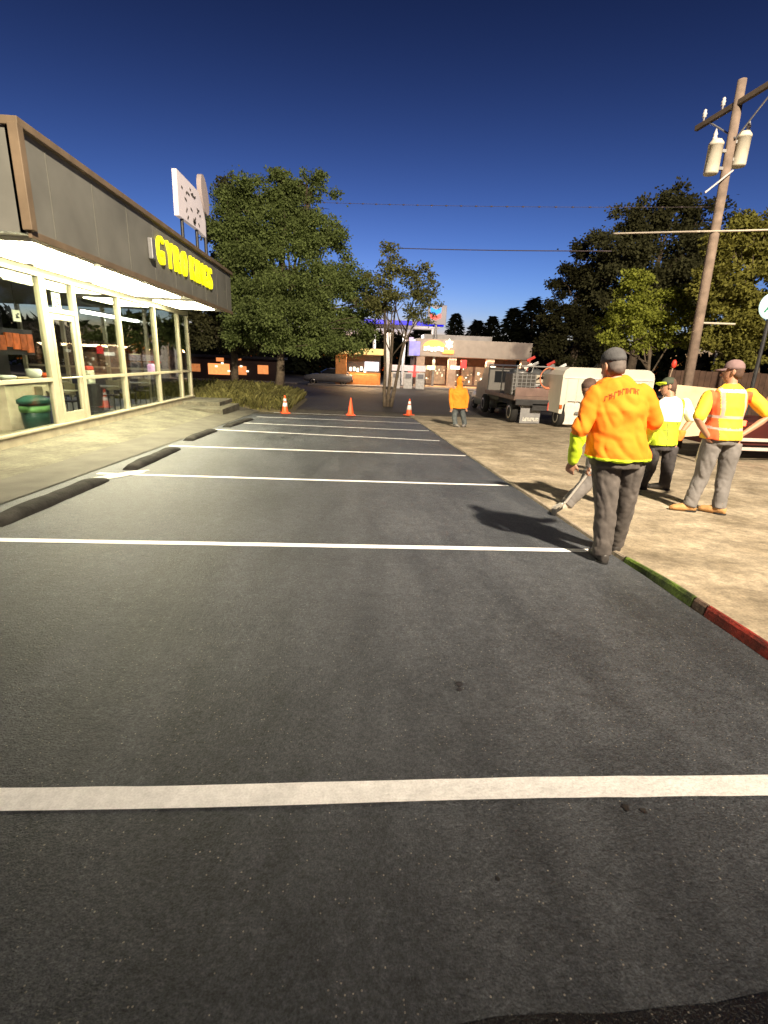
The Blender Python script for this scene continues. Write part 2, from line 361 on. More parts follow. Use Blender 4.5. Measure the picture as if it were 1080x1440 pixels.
# low plinth, sill and mid rail of the storefront
mb = MB(); mb.box((XB-.01, (YS+YT)/2, FZ+.07), (.2, YT-YS, .22), bev=.008); mb.build('plinth', M('plinth', (.30, .27, .19), .8, .2, 4, .2, 40), sh)
mb = MB(); mb.box((XB, (YS+YT)/2, FZ+.2), (.24, YT-YS+.02, .045), bev=.008); mb.build('sill', ALU, sh)
mb = MB(); mb.box((XB, (YS+YT)/2, ZS-.1), (.13, YT-YS-.01, .16), bev=.006); mb.build('head_rail', ALU, sh)
ZR = atx(178, 527, XB).z
bays = list(zip(posts, posts[1:]))
for k, (a, b) in enumerate(bays):
    if k == 1: continue
    m = MB(); m.box((XB+.003, (a+b)/2, ZR), (.1, b-a-.14, .075), bev=.006); m.build('mid_rail', ALU, sh)
    for z0, z1 in ((FZ+.225, ZR-.04), (ZR+.04, ZS-.18)):
        m = MB(); m.box((XB, (a+b)/2, (z0+z1)/2), (.012, b-a-.135, z1-z0)); m.build('window_pane', GLASS, sh)
# end wall of glass
for k in range(4):
    x = XB-1.5*(k+1); post(YT, .12, x=x)
for k in range(4):
    m = MB(); m.box((XB-1.5*k-.75, YT, (FZ+ZS)/2+.1), (1.36, .012, ZS-FZ-.25)); m.build('window_pane', GLASS, sh)
    m = MB(); m.box((XB-1.5*k-.75, YT, ZR), (1.36, .08, .07)); m.build('mid_rail', ALU, sh)
# door in its own bay
a, b = bays[1]
dr = MB(); w = b-a-.24; cy = (a+b)/2+.03; zt = atx(104, 447, XB).z
dr.box((XB+.01, cy-w/2+.05, (FZ+zt)/2+.05), (.06, .1, zt-FZ-.1), bev=.005); dr.box((XB+.01, cy+w/2-.05, (FZ+zt)/2+.05), (.06, .1, zt-FZ-.1), bev=.005)
dr.box((XB+.012, cy, zt-.04), (.062, w-.002, .11), bev=.005); dr.box((XB+.012, cy, FZ+.33), (.062, w-.002, .2), bev=.005)
door = dr.build('door', ALU, sh)
m = MB(); m.box((XB+.01, cy, (FZ+zt)/2+.1), (.012, w-.2, zt-FZ-.5)); m.build('door_pane', GLASS, door)
m = MB(); m.tube([(XB+.07, cy-w/2+.05, ZR+.02), (XB+.09, cy-w/2+.1, ZR+.02), (XB+.09, cy+w/2-.1, ZR+.02), (XB+.07, cy+w/2-.05, ZR+.02)], .018); m.build('push_bar', ALU, door)
m = MB(); m.box((XB, cy, zt+.08), (.11, w+.1, .09), bev=.005); m.build('transom_rail', ALU, sh)
m = MB(); m.box((XB, cy, (zt+.12+ZS-.18)/2), (.012, w+.08, ZS-.18-zt-.13)); m.build('window_pane', GLASS, sh)
# interior shell
IW = M('interior wall', (.07, .065, .06), .8, .2, 1.5); 
mb = MB(); mb.box((-12.9, (YS+YT)/2, (FZ+ZS)/2), (.1, YT-YS, ZS-FZ-.02)); mb.build('back_wall', IW, sh)
mb = MB(); mb.box((-9.6, YS-.02, (FZ+ZS)/2), (6.5, .1, ZS-FZ-.02)); mb.build('side_wall', IW, sh)
mb = MB(); mb.box((-9.5, (YS+YT)/2, FZ-.03), (6.4, YT-YS-.12, .06)); mb.build('floor', M('shop floor tiles', (.22, .19, .13), .35, .2, 3), sh)
mb = MB(); mb.box((-9.65, (YS+YT)/2, ZS-.012), (6.3, YT-YS-.1, .02)); mb.build('ceiling', M('shop ceiling', (.10, .10, .09), .9), sh)
# canopy lights
LCOL = (1, .92, .60)
def canopy_light(y0, y1, label, e):
    t = thing('canopy_light', label, 'light', ((XF+XB)/2+.1, (y0+y1)/2, ZS), 0, 'long lights under the restaurant canopy')
    m = MB(); m.box((0, 0, -.03), (1.25, y1-y0, .06), bev=.01); m.build('housing', WHITE, t)
    m = MB(); m.box((0, 0, -.075), (1.17, y1-y0-.1, .03), bev=.01); m.build('diffuser', M('lit diffuser', (.9, .9, .85), .5, emit=e, ecol=LCOL), t)
    return t
for k, (u, v) in enumerate(((.3, 2.15), (2.35, 4.3), (4.5, 6.9), (8.0, 10.3))):
    canopy_light(YN+u, YN+v, ['glaring canopy light nearest the viewer, at the left edge', 'second glaring canopy light, above the restaurant door', 'third glaring canopy light, left of the yellow letters', 'round glaring light under the yellow lettering at the canopy end'][k], 50)
# yellow lettering
sg = thing('shop_sign', 'glowing yellow letters reading GYRO KINGS on the dark restaurant fascia', 'sign', (XF+.03, 0, 0))
YEL = M('yellow letters', (.9, .8, .02), .4, .02, 3, emit=1.05, ecol=(1, .88, .005))
p0 = atx(221, 372, XF); p1 = atx(297, 406, XF); z0 = (atx(228, 374, XF).z+p1.z)/2; hgt = atx(226, 335, XF).z-atx(229, 375, XF).z
words = [('G', 0), ('Y', .135), ('R', .255), ('O', .375), ('K', .535), ('I', .65), ('N', .70), ('G', .815), ('S', .915)]
for ch, u in words:
    me = text_mesh(ch, hgt/.71, .03, .004); o = bpy.data.objects.new('letter', me); COL.objects.link(o); me.materials.append(YEL); o.parent = sg
    xs = [v.co.x for v in me.vertices]; x0, x1 = min(xs), max(xs); W = p1.y-p0.y; tw = W*(.03 if ch == 'I' else .088)
    for v in me.vertices: v.co.x = (v.co.x-x0)/(x1-x0)*tw
    o.rotation_euler = (R(90), 0, R(90)); o.location = (0, p0.y+W*u, z0)
tag(MB().box((XF+.06, atx(210, 350, XF).y, atx(210, 350, XF).z), (.10, .22, .42), bev=.02).build('junction_box', GREYM), 'small pale box on the fascia just left of the yellow letters', 'box')
# roof sign board and round sign behind it
bx = -5.2
poly = [atx(*q, bx) for q in ((248, 237), (272, 262), (279, 270), (284, 288), (289, 312), (290, 334), (278, 322), (252, 303))]
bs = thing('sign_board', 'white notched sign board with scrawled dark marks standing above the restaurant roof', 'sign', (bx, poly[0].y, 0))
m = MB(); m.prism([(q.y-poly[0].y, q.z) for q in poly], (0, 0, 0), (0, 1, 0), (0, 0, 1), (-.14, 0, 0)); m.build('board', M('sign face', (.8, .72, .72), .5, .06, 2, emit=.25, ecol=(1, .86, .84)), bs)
r3 = random.Random(3); zb0, zb1 = poly[7].z, poly[0].z
for k in range(24):
    q = Vector((.2+r3.random()*2.0, zb0+.12+r3.random()*(zb1-zb0-.3))); 
    if q.x > 1.7 and q.y > zb0+.55*(zb1-zb0): continue
    ang = r3.uniform(-.9, .9); ln = r3.uniform(.1, .24); d = Vector((math.cos(ang), math.sin(ang)))*ln/2; nn = Vector((-d.y, d.x)).normalized()*.03
    m = MB(); m.prism([tuple(q-d-nn), tuple(q+d-nn), tuple(q+d+nn), tuple(q-d+nn)], (.012, 0, 0), (0, 1, 0), (0, 0, 1), (-.011, 0, 0)); m.build('scrawled_mark', M('sign marks', (.10, .09, .08), .6), bs)
for yy in (.4, 1.9): MB().tube([(-.07, yy, ZP-.3), (-.07, yy, zb0+.3)], .05).build('support_post', DARKM, bs)
dx = -5.5; e = [atx(*q, dx) for q in ((281, 262), (296, 290), (284, 245), (293, 303))]
dw = .42; cy_, cz_ = (e[2].y+e[3].y)/2, (e[2].z+e[3].z)/2
ds = thing('round_sign', 'pale oval sign just behind the white board above the restaurant roof', 'sign', (dx, cy_, cz_))
ang = math.atan2(e[3].z-e[2].z, e[3].y-e[2].y); la = math.hypot(e[3].z-e[2].z, e[3].y-e[2].y)/2
m = MB(); m.prism([(la*math.cos(t)*math.cos(ang)-dw*math.sin(t)*math.sin(ang), la*math.cos(t)*math.sin(ang)+dw*math.sin(t)*math.cos(ang)) for t in [2*math.pi*k/32 for k in range(32)]], (0, 0, 0), (0, 1, 0), (0, 0, 1), (-.16, 0, 0)); m.build('face', M('pale disc', (.5, .42, .40), .6, .1, 2, emit=.08, ecol=(1, .8, .75)), ds)
MB().tube([(-.08, 0, -.3), (-.08, 0, ZP-.3-cz_)], .06).build('support_post', DARKM, ds)

# things inside the shop
def inside(x, y, X): return atx(x, y, X)
CY = atx(62, 545, -7.75).y-1.0
ct = thing('counter', 'pale boarded serving counter behind the nearest shop window', 'counter', (-7.75, CY, FZ))
MB().box((0, 0, .5), (.7, 2.0, 1.0), bev=.01).build('front', M('counter boards', (.40, .34, .25), .7, .2, 4), ct)
MB().box((0, 0, 1.03), (.86, 2.1, .05), bev=.01).build('top', M('counter top', (.55, .5, .38), .4), ct)
for k in range(5): pass
r4 = random.Random(11)
for k, (mat, lb, dy, h) in enumerate(((WHITE, 'stack of white plates on the serving counter', -.7, .10), (TAN, 'tan food tray on the serving counter', -.25, .05), (WHITE, 'white crumpled bag on the serving counter', .25, .22), (ORANGE, 'orange basket at the end of the serving counter', .8, .12))):
    m = MB(); m.lathe([(.11, 0), (.16, h*.4), (.17, h*.8), (.14, h)], seg=14)
    tag(m.build(['plate_stack', 'food_tray', 'paper_bag', 'basket'][k], mat, None, True, (-7.5, CY+dy, FZ+1.056)), lb, ['plates', 'tray', 'bag', 'basket'][k])
mbd = thing('menu_board', 'glowing orange red menu board inside the nearest shop window', 'menu board', (-10.2, atx(12, 480, -10.2).y, atx(12, 480, -10.2).z-1.15))
rq = random.Random(8)
for k in range(7): MB().box((.02, -1.0+.33*k, 1.15+rq.uniform(-.05, .05)), (.06, .3, rq.uniform(.35, .6)), bev=.02).build('lit_panel', M('orange lit panel %d' % (k % 3), (.4, .10, .03), .6, .6, 5, emit=(.22, .4, .12)[k % 3], ecol=(1, .22, .05)), mbd)
MB().box((-.06, 0, 1.15), (.06, 2.5, .75)).build('frame', DARKM, mbd)
b0 = inside(55, 612, -6.75); 
gb = thing('waste_bin', 'dark green waste bin with pale green band inside the shop window', 'bin', (-6.75, b0.y, FZ))
MB().loft([((0, 0, .02), (.22, 0, 0), (0, .26, 0)), ((0, 0, .62), (.26, 0, 0), (0, .31, 0))], seg=20).build('body', M('dark green plastic', (.02, .07, .05), .4, .2, 6), gb, True)
MB().loft([((0, 0, .45), (.262, 0, 0), (0, .312, 0)), ((0, 0, .58), (.27, 0, 0), (0, .32, 0))], seg=20).build('band', M('green band', (.16, .36, .12), .5, .3, 8), gb, True)
MB().loft([((0, 0, .62), (.29, 0, 0), (0, .35, 0)), ((0, 0, .70), (.29, 0, 0), (0, .35, 0)), ((0, 0, .78), (.15, 0, 0), (0, .2, 0))], seg=20).build('lid', M('bin lid', (.03, .10, .075), .35, .2, 6), gb, True)
MB().box((-6.9, b0.y+.62, FZ+.36), (.36, .36, .72), bev=.03).build('x', DARKM)
o = bpy.data.objects['x']; o.name = 'storage_box'; o.data.materials[0] = M('navy plastic', (.03, .04, .10), .4); tag(o, 'dark blue box standing beside the green bin in the window', 'box')
tblk = M('table top', (.20, .18, .13), .35, .1, 3); 
def table(x, y):
    t = thing('dining_table', 'square dining table with chairs inside the shop', 'table', (x, y, FZ), 0, 'dining tables inside the shop')
    MB().box((0, 0, .74), (.75, .75, .04), bev=.01).build('tabletop', tblk, t); MB().tube([(0, 0, .02), (0, 0, .72)], .04).build('pedestal', DARKM, t); MB().box((0, 0, .015), (.45, .45, .03), bev=.01).build('base', DARKM, t); return t
def chair():
    t = thing('dining_chair', 'dark metal chair with a pale back inside the shop', 'chair', (0, 0, 0), 0, 'dining chairs inside the shop')
    MB().box((0, 0, .45), (.4, .4, .035), bev=.01).build('seat', M('chair seat', (.08, .07, .06), .5), t)
    MB().box((0, -.19, .74), (.38, .03, .3), bev=.01).build('backrest', M('chair back', (.30, .26, .18), .5), t)
    for sx in (-.17, .17):
        MB().tube([(sx, -.19, .6), (sx, -.19, 0)], .014).build('leg', DARKM, t); MB().tube([(sx, .18, .44), (sx, .18, 0)], .014).build('leg', DARKM, t)
    return t
tt = None; chr0 = None
TLAB = ['dining table right beside the glass, close to the restaurant door', 'dining table beside the glass in the middle window bay', 'dining table beside the glass near the far corner of the shop', 'dining table in the back row opposite the door', 'dining table in the back row by the far glass wall']
for k, (x, y) in enumerate(((-7.4, pB+.9), (-7.4, pC+1.0), (-7.4, pD+.9), (-9.6, pB+1.6), (-9.6, pC+2.4))):
    if tt is None: tt = table(x, y); t = tt
    else: t = dup(tt, None, (x, y, FZ))
    t['label'] = TLAB[k]
    for s, d in ((1, 'near'), (-1, 'far')):
        if chr0 is None: chr0 = chair(); c = chr0
        else: c = dup(chr0)
        c.location = (x, y-s*.6, FZ); c.rotation_euler = (0, 0, 0 if s == 1 else math.pi); c['label'] = '%s chair at the %s' % (d, TLAB[k].replace('in the back row ', 'in back ').replace('dining ', '').replace('right beside the glass, close to', 'by the glass near').replace('beside the glass in', 'in').replace('beside the glass near', 'near'))
q = atx(118, 500, -6.9)
bt = thing('drink_cooler', 'white drinks dispenser with a red top beside the restaurant door', 'dispenser', (-6.9, q.y, FZ))
MB().box((0, 0, .45), (.4, .5, .9), bev=.01).build('stand', DARKM, bt); MB().box((0, 0, 1.08), (.26, .36, .34), bev=.03).build('tank', M('pale tank', (.6, .6, .5), .4), bt); MB().box((0, 0, 1.3), (.24, .34, .10), bev=.02).build('cap', RED, bt)
q = atx(213, 518, -6.9)
lt = thing('table_lamp', 'pink and white glowing lantern in the shop window', 'lamp', (-6.9, q.y, q.z-.14))
MB().lathe([(.09, 0), (.12, .03), (.12, .24), (.08, .29)], seg=18).build('shade', M('pink glow', (.8, .35, .6), .5, .5, 4, emit=.9, ecol=(1, .55, .85)), lt, True)
MB().tube([(0, 0, 0), (0, 0, FZ-q.z+.16)], .05).build('stand', DARKM, lt)
q0, q1 = atx(116, 438, -8.6), atx(192, 440, -8.6)
tl = thing('tube_light', 'long white tube light hanging under the shop ceiling', 'light', (-8.6, (q0.y+q1.y)/2, q0.z))
MB().box((0, 0, 0), (.14, q1.y-q0.y, .09), bev=.02).build('tube', M('lit tube', (.9, .9, .9), .5, emit=22, ecol=(1, .97, .85)), tl); MB().box((0, 0, .065), (.18, q1.y-q0.y+.06, .04)).build('housing', WHITE, tl)
for k, (x, y, X, w, h, lb) in enumerate(((23, 444, -8.2, .28, .26, 'small white framed notice hanging inside the nearest window'), (79, 424, -6.36, .3, .34, 'white notice with dark scribbles above the restaurant door'))):
    q = atx(x, y, X); t = thing('wall_notice', lb, 'notice', q)
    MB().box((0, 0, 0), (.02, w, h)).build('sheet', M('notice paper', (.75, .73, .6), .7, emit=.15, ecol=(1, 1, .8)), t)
    m = MB(); rr = random.Random(k)
    for j in range(5): m.box((.014, rr.uniform(-.3, .3)*w, rr.uniform(-.35, .35)*h), (.004, w*.25, .03))
    m.build('printing', DARKM, t)
    if k == 0: MB().tube([(0, 0, h/2), (0, 0, ZS-q.z)], .006).build('cord', DARKM, t)

# ------------------------------------------------------------------ vegetation
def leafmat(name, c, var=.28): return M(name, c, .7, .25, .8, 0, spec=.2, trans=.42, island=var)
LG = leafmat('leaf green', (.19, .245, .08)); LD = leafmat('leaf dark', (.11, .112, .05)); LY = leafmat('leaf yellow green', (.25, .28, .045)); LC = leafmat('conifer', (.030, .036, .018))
def leaves(mb, blobs, n, size, rs, hollow=.45):
    vols = [(b[1].x*b[1].y*b[1].z)**.72 for b in blobs]; tot = sum(vols); bm = mb.bm
    for (c, r), v in zip(blobs, vols):
        nb = int(n*v/tot); ns = rs.randint(15, 21); mean = (r.x+r.y+r.z)/3; subs = []
        for _ in range(ns):
            d = Vector((rs.gauss(0, 1), rs.gauss(0, 1), rs.gauss(0, .9)+.12)).normalized(); f = rs.uniform(hollow, 1.12)
            subs.append((c+Vector((d.x*r.x, d.y*r.y, d.z*r.z))*f, mean*rs.uniform(.16, .36), d))
        w = [q[1]**2 for q in subs]; sw = sum(w)
        for (sc_, sr, d0), wi in zip(subs, w):
            for _ in range(int(nb*wi/sw)):
                g = Vector((rs.gauss(0, 1), rs.gauss(0, 1), rs.gauss(0, .62)))*.62; p = sc_+g*sr
                if g.length > 1.5 and rs.random() < .5: continue
                ax = (d0*.6+g*.3+Vector((rs.gauss(0, .7), rs.gauss(0, .7), rs.gauss(0, .5)-.35))).normalized(); sd = ax.cross(Vector((rs.gauss(0, 1), rs.gauss(0, 1), rs.gauss(0, 1)))).normalized()
                L_ = size*rs.uniform(.6, 1.5); W_ = L_*.32
                mb._f([bm.verts.new(p), bm.verts.new(p+ax*L_*.5+sd*W_), bm.verts.new(p+ax*L_), bm.verts.new(p+ax*L_*.5-sd*W_)])
def tree(label, base, blobs, n, size, mat, trad, seed, fork=None, cat='tree', name='tree', stems=1, hollow=.45, group=None):
    """base point, blobs as (centre, radii) in world space"""
    rs = random.Random(seed); base = Vector(base); t = thing(name, label, cat, base, 0, group)
    bl = [(Vector(c)-base, Vector(r)) for c, r in blobs]
    top = max(b[0].z for b in bl); fk = fork or top*.35
    m = MB()
    cx = sum(b[0].x for b in bl)/len(bl); cy = sum(b[0].y for b in bl)/len(bl)
    for sidx in range(stems):
        off = Vector((rs.uniform(-.25, .25), rs.uniform(-.2, .2), 0)) if stems > 1 else Vector()
        mid = Vector((cx*.25, cy*.25, fk))+off*2
        m.tube([off, off+(mid-off)*.5+Vector((rs.gauss(0, .04), rs.gauss(0, .04), 0)), mid, Vector((cx*.6, cy*.6, fk+(top-fk)*.5))+off*4, Vector((cx, cy, top*.8))+off*5], [trad*1.25, trad, trad*.85, trad*.5, trad*.12])
        for c, r in bl:
            if rs.random() < .9/stems**.5:
                st = mid.lerp(Vector((cx*.6, cy*.6, fk+(top-fk)*.5))+off*4, rs.random()*.8); md = st.lerp(c, .5)+Vector((rs.gauss(0, .15), rs.gauss(0, .15), -.1*r.z))
                m.tube([st, md, c, c+(c-md)*.12], [trad*.42, trad*.28, trad*.14, trad*.05], seg=6)
                for _ in range(5):
                    d = Vector((rs.gauss(0, 1), rs.gauss(0, 1), rs.gauss(0, .7)+.3)).normalized(); e = c+Vector((d.x*r.x, d.y*r.y, d.z*r.z))*.9
                    m.tube([md.lerp(c, rs.random()), c.lerp(e, .5), e], [trad*.13, trad*.08, trad*.03], seg=5)
    m.build('trunk', BARK, t, True)
    m = MB(); leaves(m, bl, n, size, rs, hollow); m.build('crown', mat, t)
    return t
def pxblobs(Y, lst, depth=.9):
    out = []
    for x, y, rx, ry, *dy in lst:
        Yb = Y+(dy[0] if dy else 0); c = at(x, y, Yb); a = at(x+rx, y, Yb); b = at(x, y-ry, Yb); r = (a-c).length
        out.append((c, Vector((r, r*depth, (b-c).length))))
    return out
YT1 = 28
b = at(392, 548, YT1); gb_ = b.z
tree('tall full leafy tree standing left of centre behind the cones', (b.x, YT1, gb_),
     pxblobs(YT1, [(400, 275, 34, 40), (435, 290, 42, 42, .5), (360, 300, 46, 44), (330, 330, 36, 50, -.5), (405, 340, 60, 50), (455, 345, 42, 46), (480, 395, 40, 40), (430, 405, 62, 50, -1), (370, 400, 50, 52, -.6), (335, 400, 40, 52), (505, 430, 30, 32), (455, 455, 62, 34, -1.2), (395, 462, 56, 34, -1.4), (490, 462, 42, 26), (352, 462, 40, 32, .3), (345, 275, 30, 32, .2), (318, 300, 26, 40, -.3), (322, 375, 34, 44, -.4), (380, 440, 60, 40, -1.6), (450, 485, 50, 20, -1.4), (392, 248, 16, 20), (440, 262, 24, 22)]),
     185000, .11, LG, .22, 1, fork=1.9, hollow=.3)
b = at(330, 545, 31)
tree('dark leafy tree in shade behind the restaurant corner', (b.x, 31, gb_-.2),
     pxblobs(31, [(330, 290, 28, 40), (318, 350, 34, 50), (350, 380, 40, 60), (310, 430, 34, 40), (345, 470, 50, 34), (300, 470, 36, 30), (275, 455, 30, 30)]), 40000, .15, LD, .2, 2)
b = at(545, 566, 26)
tree('thin sparse multi stemmed tree in front of the blue lit canopy', (b.x, 26, G(26)),
     pxblobs(26, [(560, 365, 20, 26), (540, 395, 26, 26), (580, 390, 28, 24), (600, 415, 22, 20), (555, 425, 36, 24), (525, 430, 24, 22), (590, 440, 24, 14), (545, 350, 10, 16)]), 8500, .11, leafmat('leaf olive', (.19, .20, .07)), .09, 3, stems=3, fork=1.6, hollow=.2)
# right hand trees
b = at(880, 545, 33)
tree('largest dark tree in the right background behind the utility pole', (b.x, 33, G(33)),
     pxblobs(33, [(905, 315, 42, 36), (945, 300, 44, 30), (985, 315, 34, 36), (880, 350, 44, 40), (930, 360, 60, 44), (985, 370, 40, 46), (860, 400, 44, 40, 1), (910, 420, 60, 40, 1), (970, 430, 50, 40, 1)]), 60000, .17, LD, .3, 4)
b = at(800, 545, 36)
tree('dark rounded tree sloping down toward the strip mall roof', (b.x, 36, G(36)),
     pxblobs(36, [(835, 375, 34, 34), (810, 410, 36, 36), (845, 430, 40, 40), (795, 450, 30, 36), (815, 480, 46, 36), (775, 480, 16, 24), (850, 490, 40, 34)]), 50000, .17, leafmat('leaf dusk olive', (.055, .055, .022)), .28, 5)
b = at(912, 545, 19.5)
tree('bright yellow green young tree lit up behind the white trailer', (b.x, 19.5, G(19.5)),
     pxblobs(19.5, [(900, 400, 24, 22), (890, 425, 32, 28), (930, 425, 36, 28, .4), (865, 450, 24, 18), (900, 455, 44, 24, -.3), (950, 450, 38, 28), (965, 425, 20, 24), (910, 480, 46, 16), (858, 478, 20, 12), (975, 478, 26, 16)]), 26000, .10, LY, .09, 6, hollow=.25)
b = at(1065, 560, 17)
tree('olive tree reaching the right edge behind the vested man', (b.x, 17, G(17)),
     pxblobs(17, [(1060, 330, 36, 34), (1030, 355, 30, 34), (1085, 370, 40, 44), (1040, 400, 44, 36), (1005, 400, 26, 34), (1090, 440, 44, 40), (1030, 450, 46, 36), (1060, 490, 50, 30), (1000, 470, 26, 24), (1110, 330, 40, 40), (1020, 500, 30, 18)]), 46000, .11, leafmat('leaf amber green', (.19, .185, .04)), .16, 7)
# dusk conifers beyond the mall
def conifer(x, ybase, ytop, Y, wpx, seed, label):
    base = at(x, ybase, Y); top = at(x, ytop, Y); base = Vector((base.x, Y, G(Y))); h = top.z-base.z; w = 1.55*wpx*Y/FPX; rs = random.Random(seed)
    t = thing('conifer', label, 'tree', base, 0, 'dark conifers against the dusk sky'); m = MB(); m.tube([(0, 0, 0), (0, 0, h*.6), (0, 0, h)], [.25, .16, .03], seg=8); m.build('trunk', BARK, t)
    m = MB()
    for k in range(3200):
        f = rs.random()**1.25; z = h*(.12+.88*f); rr = w*(1-f)**.8*rs.uniform(.2, 1.08)*(1+.5*noise.noise((f*7, seed, 0)))+.05; a = rs.random()*6.283
        p = Vector((rr*math.cos(a), rr*math.sin(a), z)); d = Vector((math.cos(a), math.sin(a), -.35+rs.gauss(0, .25))).normalized(); sd = d.cross(Vector((rs.gauss(0, .3), rs.gauss(0, .3), 1))).normalized(); L_ = rs.uniform(.5, 1.0)*(.5+w*.12)
        m._f([m.bm.verts.new(p), m.bm.verts.new(p+d*L_*.5+sd*L_*.25), m.bm.verts.new(p+d*L_), m.bm.verts.new(p+d*L_*.5-sd*L_*.25)])
    m.build('crown', LC, t)
for i, (x, yt, Y, w, lb) in enumerate(((634, 440, 75, 17, 'dark conifer rising beside the lit price sign'), (664, 450, 80, 24, 'low dark conifer over the middle of the mall roof'), (684, 444, 78, 18, 'dark conifer just left of the tallest conifer'), (712, 432, 80, 26, 'dark conifer leaning against the tallest conifer'), (738, 418, 76, 32, 'tallest dark conifer in the gap above the mall roof'), (765, 440, 72, 26, 'dark conifer at the right end of the mall roof'), (590, 455, 74, 28, 'dark conifer behind the blue lit canopy'), (420, 470, 78, 40, 'dark conifer hidden behind the tall leafy tree'))):
    conifer(x, 545, yt, Y, w, 20+i, lb)
# the wood that closes the view far behind everything
mb = MB(); rs = random.Random(77)
for _ in range(26000):
    a = rs.uniform(-1.25, 1.25); d_ = rs.uniform(86, 94); x, y = d_*math.sin(a)*.72, d_*math.cos(a)+4
    hmax = 6.2+2.4*noise.noise((a*7, 3, 0))+2.2*noise.noise((a*23, 9, 0))
    z = -.8+hmax*rs.random()**.8; s_ = rs.uniform(.35, .8); p = Vector((x, y, z)); d = Vector((rs.gauss(0, 1), rs.gauss(0, 1), rs.gauss(0, 1))).normalized(); e = d.cross(Vector((rs.gauss(0, 1), rs.gauss(0, 1), rs.gauss(0, 1)))).normalized()
    mb._f([mb.bm.verts.new(p), mb.bm.verts.new(p+d*s_+e*s_*.5), mb.bm.verts.new(p+d*s_*2), mb.bm.verts.new(p+d*s_-e*s_*.5)])
tag(mb.build('distant_wood', LC), 'dark distant wood closing the view behind the strip mall', 'wood', None, 'stuff')
# planting bed with long grass at the foot of the trees
mb = MB()
def bedz(x, y): 
    u = max(0, 1-((x+6.2)/3.6)**2); v = max(0, 1-((y-25.6)/4.3)**2); return G(y)-.03+.62*(u*v)**.55
strip(mb, lin(-9.9, -2.5, 20), lin(21.2, 30, 16), bedz); structure(mb.build('planting_bed', M('bed soil', (.10, .085, .045), .95, .3, 4, .5, 20)))
mb = MB(); rs = random.Random(5)
for _ in range(9000):
    x = rs.uniform(-9.7, -2.7); y = rs.uniform(21.4, 29.5); z = bedz(x, y)
    if z < G(y)+.02: continue
    h = rs.uniform(.18, .5)*(1+.6*noise.noise((x, y, 0))); a = rs.random()*6.283; d = Vector((math.cos(a), math.sin(a), 0)); s = Vector((-d.y, d.x, 0))*.014; p = Vector((x, y, z-.02))
    mb._f([mb.bm.verts.new(p-s), mb.bm.verts.new(p+s), mb.bm.verts.new(p+d*h*.3+Vector((0, 0, h*.8))+s*.6), mb.bm.verts.new(p+d*h*.6+Vector((0, 0, h)))])
tag(mb.build('grass', leafmat('dry grass', (.16, .15, .05), .5)), 'tall dry grass covering the bed under the trees', 'grass', None, 'stuff')

# ------------------------------------------------------------------ utility pole and wires
YP = 12.6
pb = at(965, 560, YP); pt = at(1044, 112, YP); pz = G(YP)
up = thing('utility_pole', 'tall wooden utility pole with two transformers and a crossarm', 'utility pole', (pb.x, YP, pz))
dxy = (pt.x-pb.x); H = pt.z-pz; ln = lambda z: Vector((dxy*z/H, 0, z))
MB().tube([ln(-.1), ln(H*.5), ln(H)], [.125, .11, .09], seg=16).build('pole', M('pole wood', (.22, .165, .13), .9, .3, 5, .6, 30), up, True)
zc = at(1030, 145, YP).z-pz
ca = MB(); axd = (at(1080, 92, YP-.8)-at(975, 160, YP+1.0)).normalized(); cc = ln(zc)+Vector((0, -.17, 0))
rot = axd.to_track_quat('X', 'Z').to_matrix()
ca.box(cc, (2.5, .09, .11), rot, .01); crossarm = ca.build('crossarm', M('crossarm wood', (.10, .075, .055), .85, .25, 5), up)
INS = M('porcelain', (.55, .53, .52), .25, .1, 4)
for s in (-1.05, -.55, .6, 1.05):
    q = cc+rot@Vector((s, 0, .06)); m = MB(); m.lathe([(.02, 0), (.02, .08), (.05, .09), (.035, .13), (.055, .15), (.03, .2), (.04, .22), (.01, .25)], q, 12); m.build('insulator', INS, crossarm, True)
m = MB(); m.tube([cc+rot@Vector((-.85, 0, -.05)), ln(zc-.7)+Vector((0, -.14, 0))], .018, 6); m.tube([cc+rot@Vector((.85, 0, -.05)), ln(zc-.7)+Vector((0, -.14, 0))], .018, 6); m.build('brace', GREYM, up)
for x, y, s in ((1003, 224, -1), (1042, 213, 1)):
    q = at(x, y, YP)-Vector((pb.x, YP, pz)); h = .60; r_ = .150
    tm = MB().lathe([(r_*.92, -h/2), (r_, -h/2+.03), (r_, h/2-.05), (r_*1.04, h/2-.05), (r_*1.04, h/2), (r_*.7, h/2+.07), (.05, h/2+.09)], q, 20).build('transformer', M('transformer paint', (.60, .56, .46), .5, .12, 5), up, True)
    MB().lathe([(.04, h/2+.05), (.055, h/2+.1), (.035, h/2+.14), (.05, h/2+.17), (.03, h/2+.22), (.012, h/2+.28)], q+Vector((s*.06, 0, 0)), 10).build('bushing', INS, tm, True)
    mid = ln(q.z); [MB().box((q+mid)/2+Vector((0, 0, sz)), ((q-mid).length*.7, .06, .06)).build('bracket', GREYM, tm) for sz in (.17, -.17)]
q = at(1002, 258, YP)-Vector((pb.x, YP, pz))
MB().tube([q+Vector((-.25, -.18, -.25)), q+Vector((.3, -.18, .22))], .02, 6).build('cutout_switch', INS, up)
q = at(1005, 455, YP)-Vector((pb.x, YP, pz)); MB().tube([ln(q.z), q+Vector((.45, -.1, 0))], .025, 8).build('step_bracket', M('pale bracket', (.45, .42, .34), .5), up)
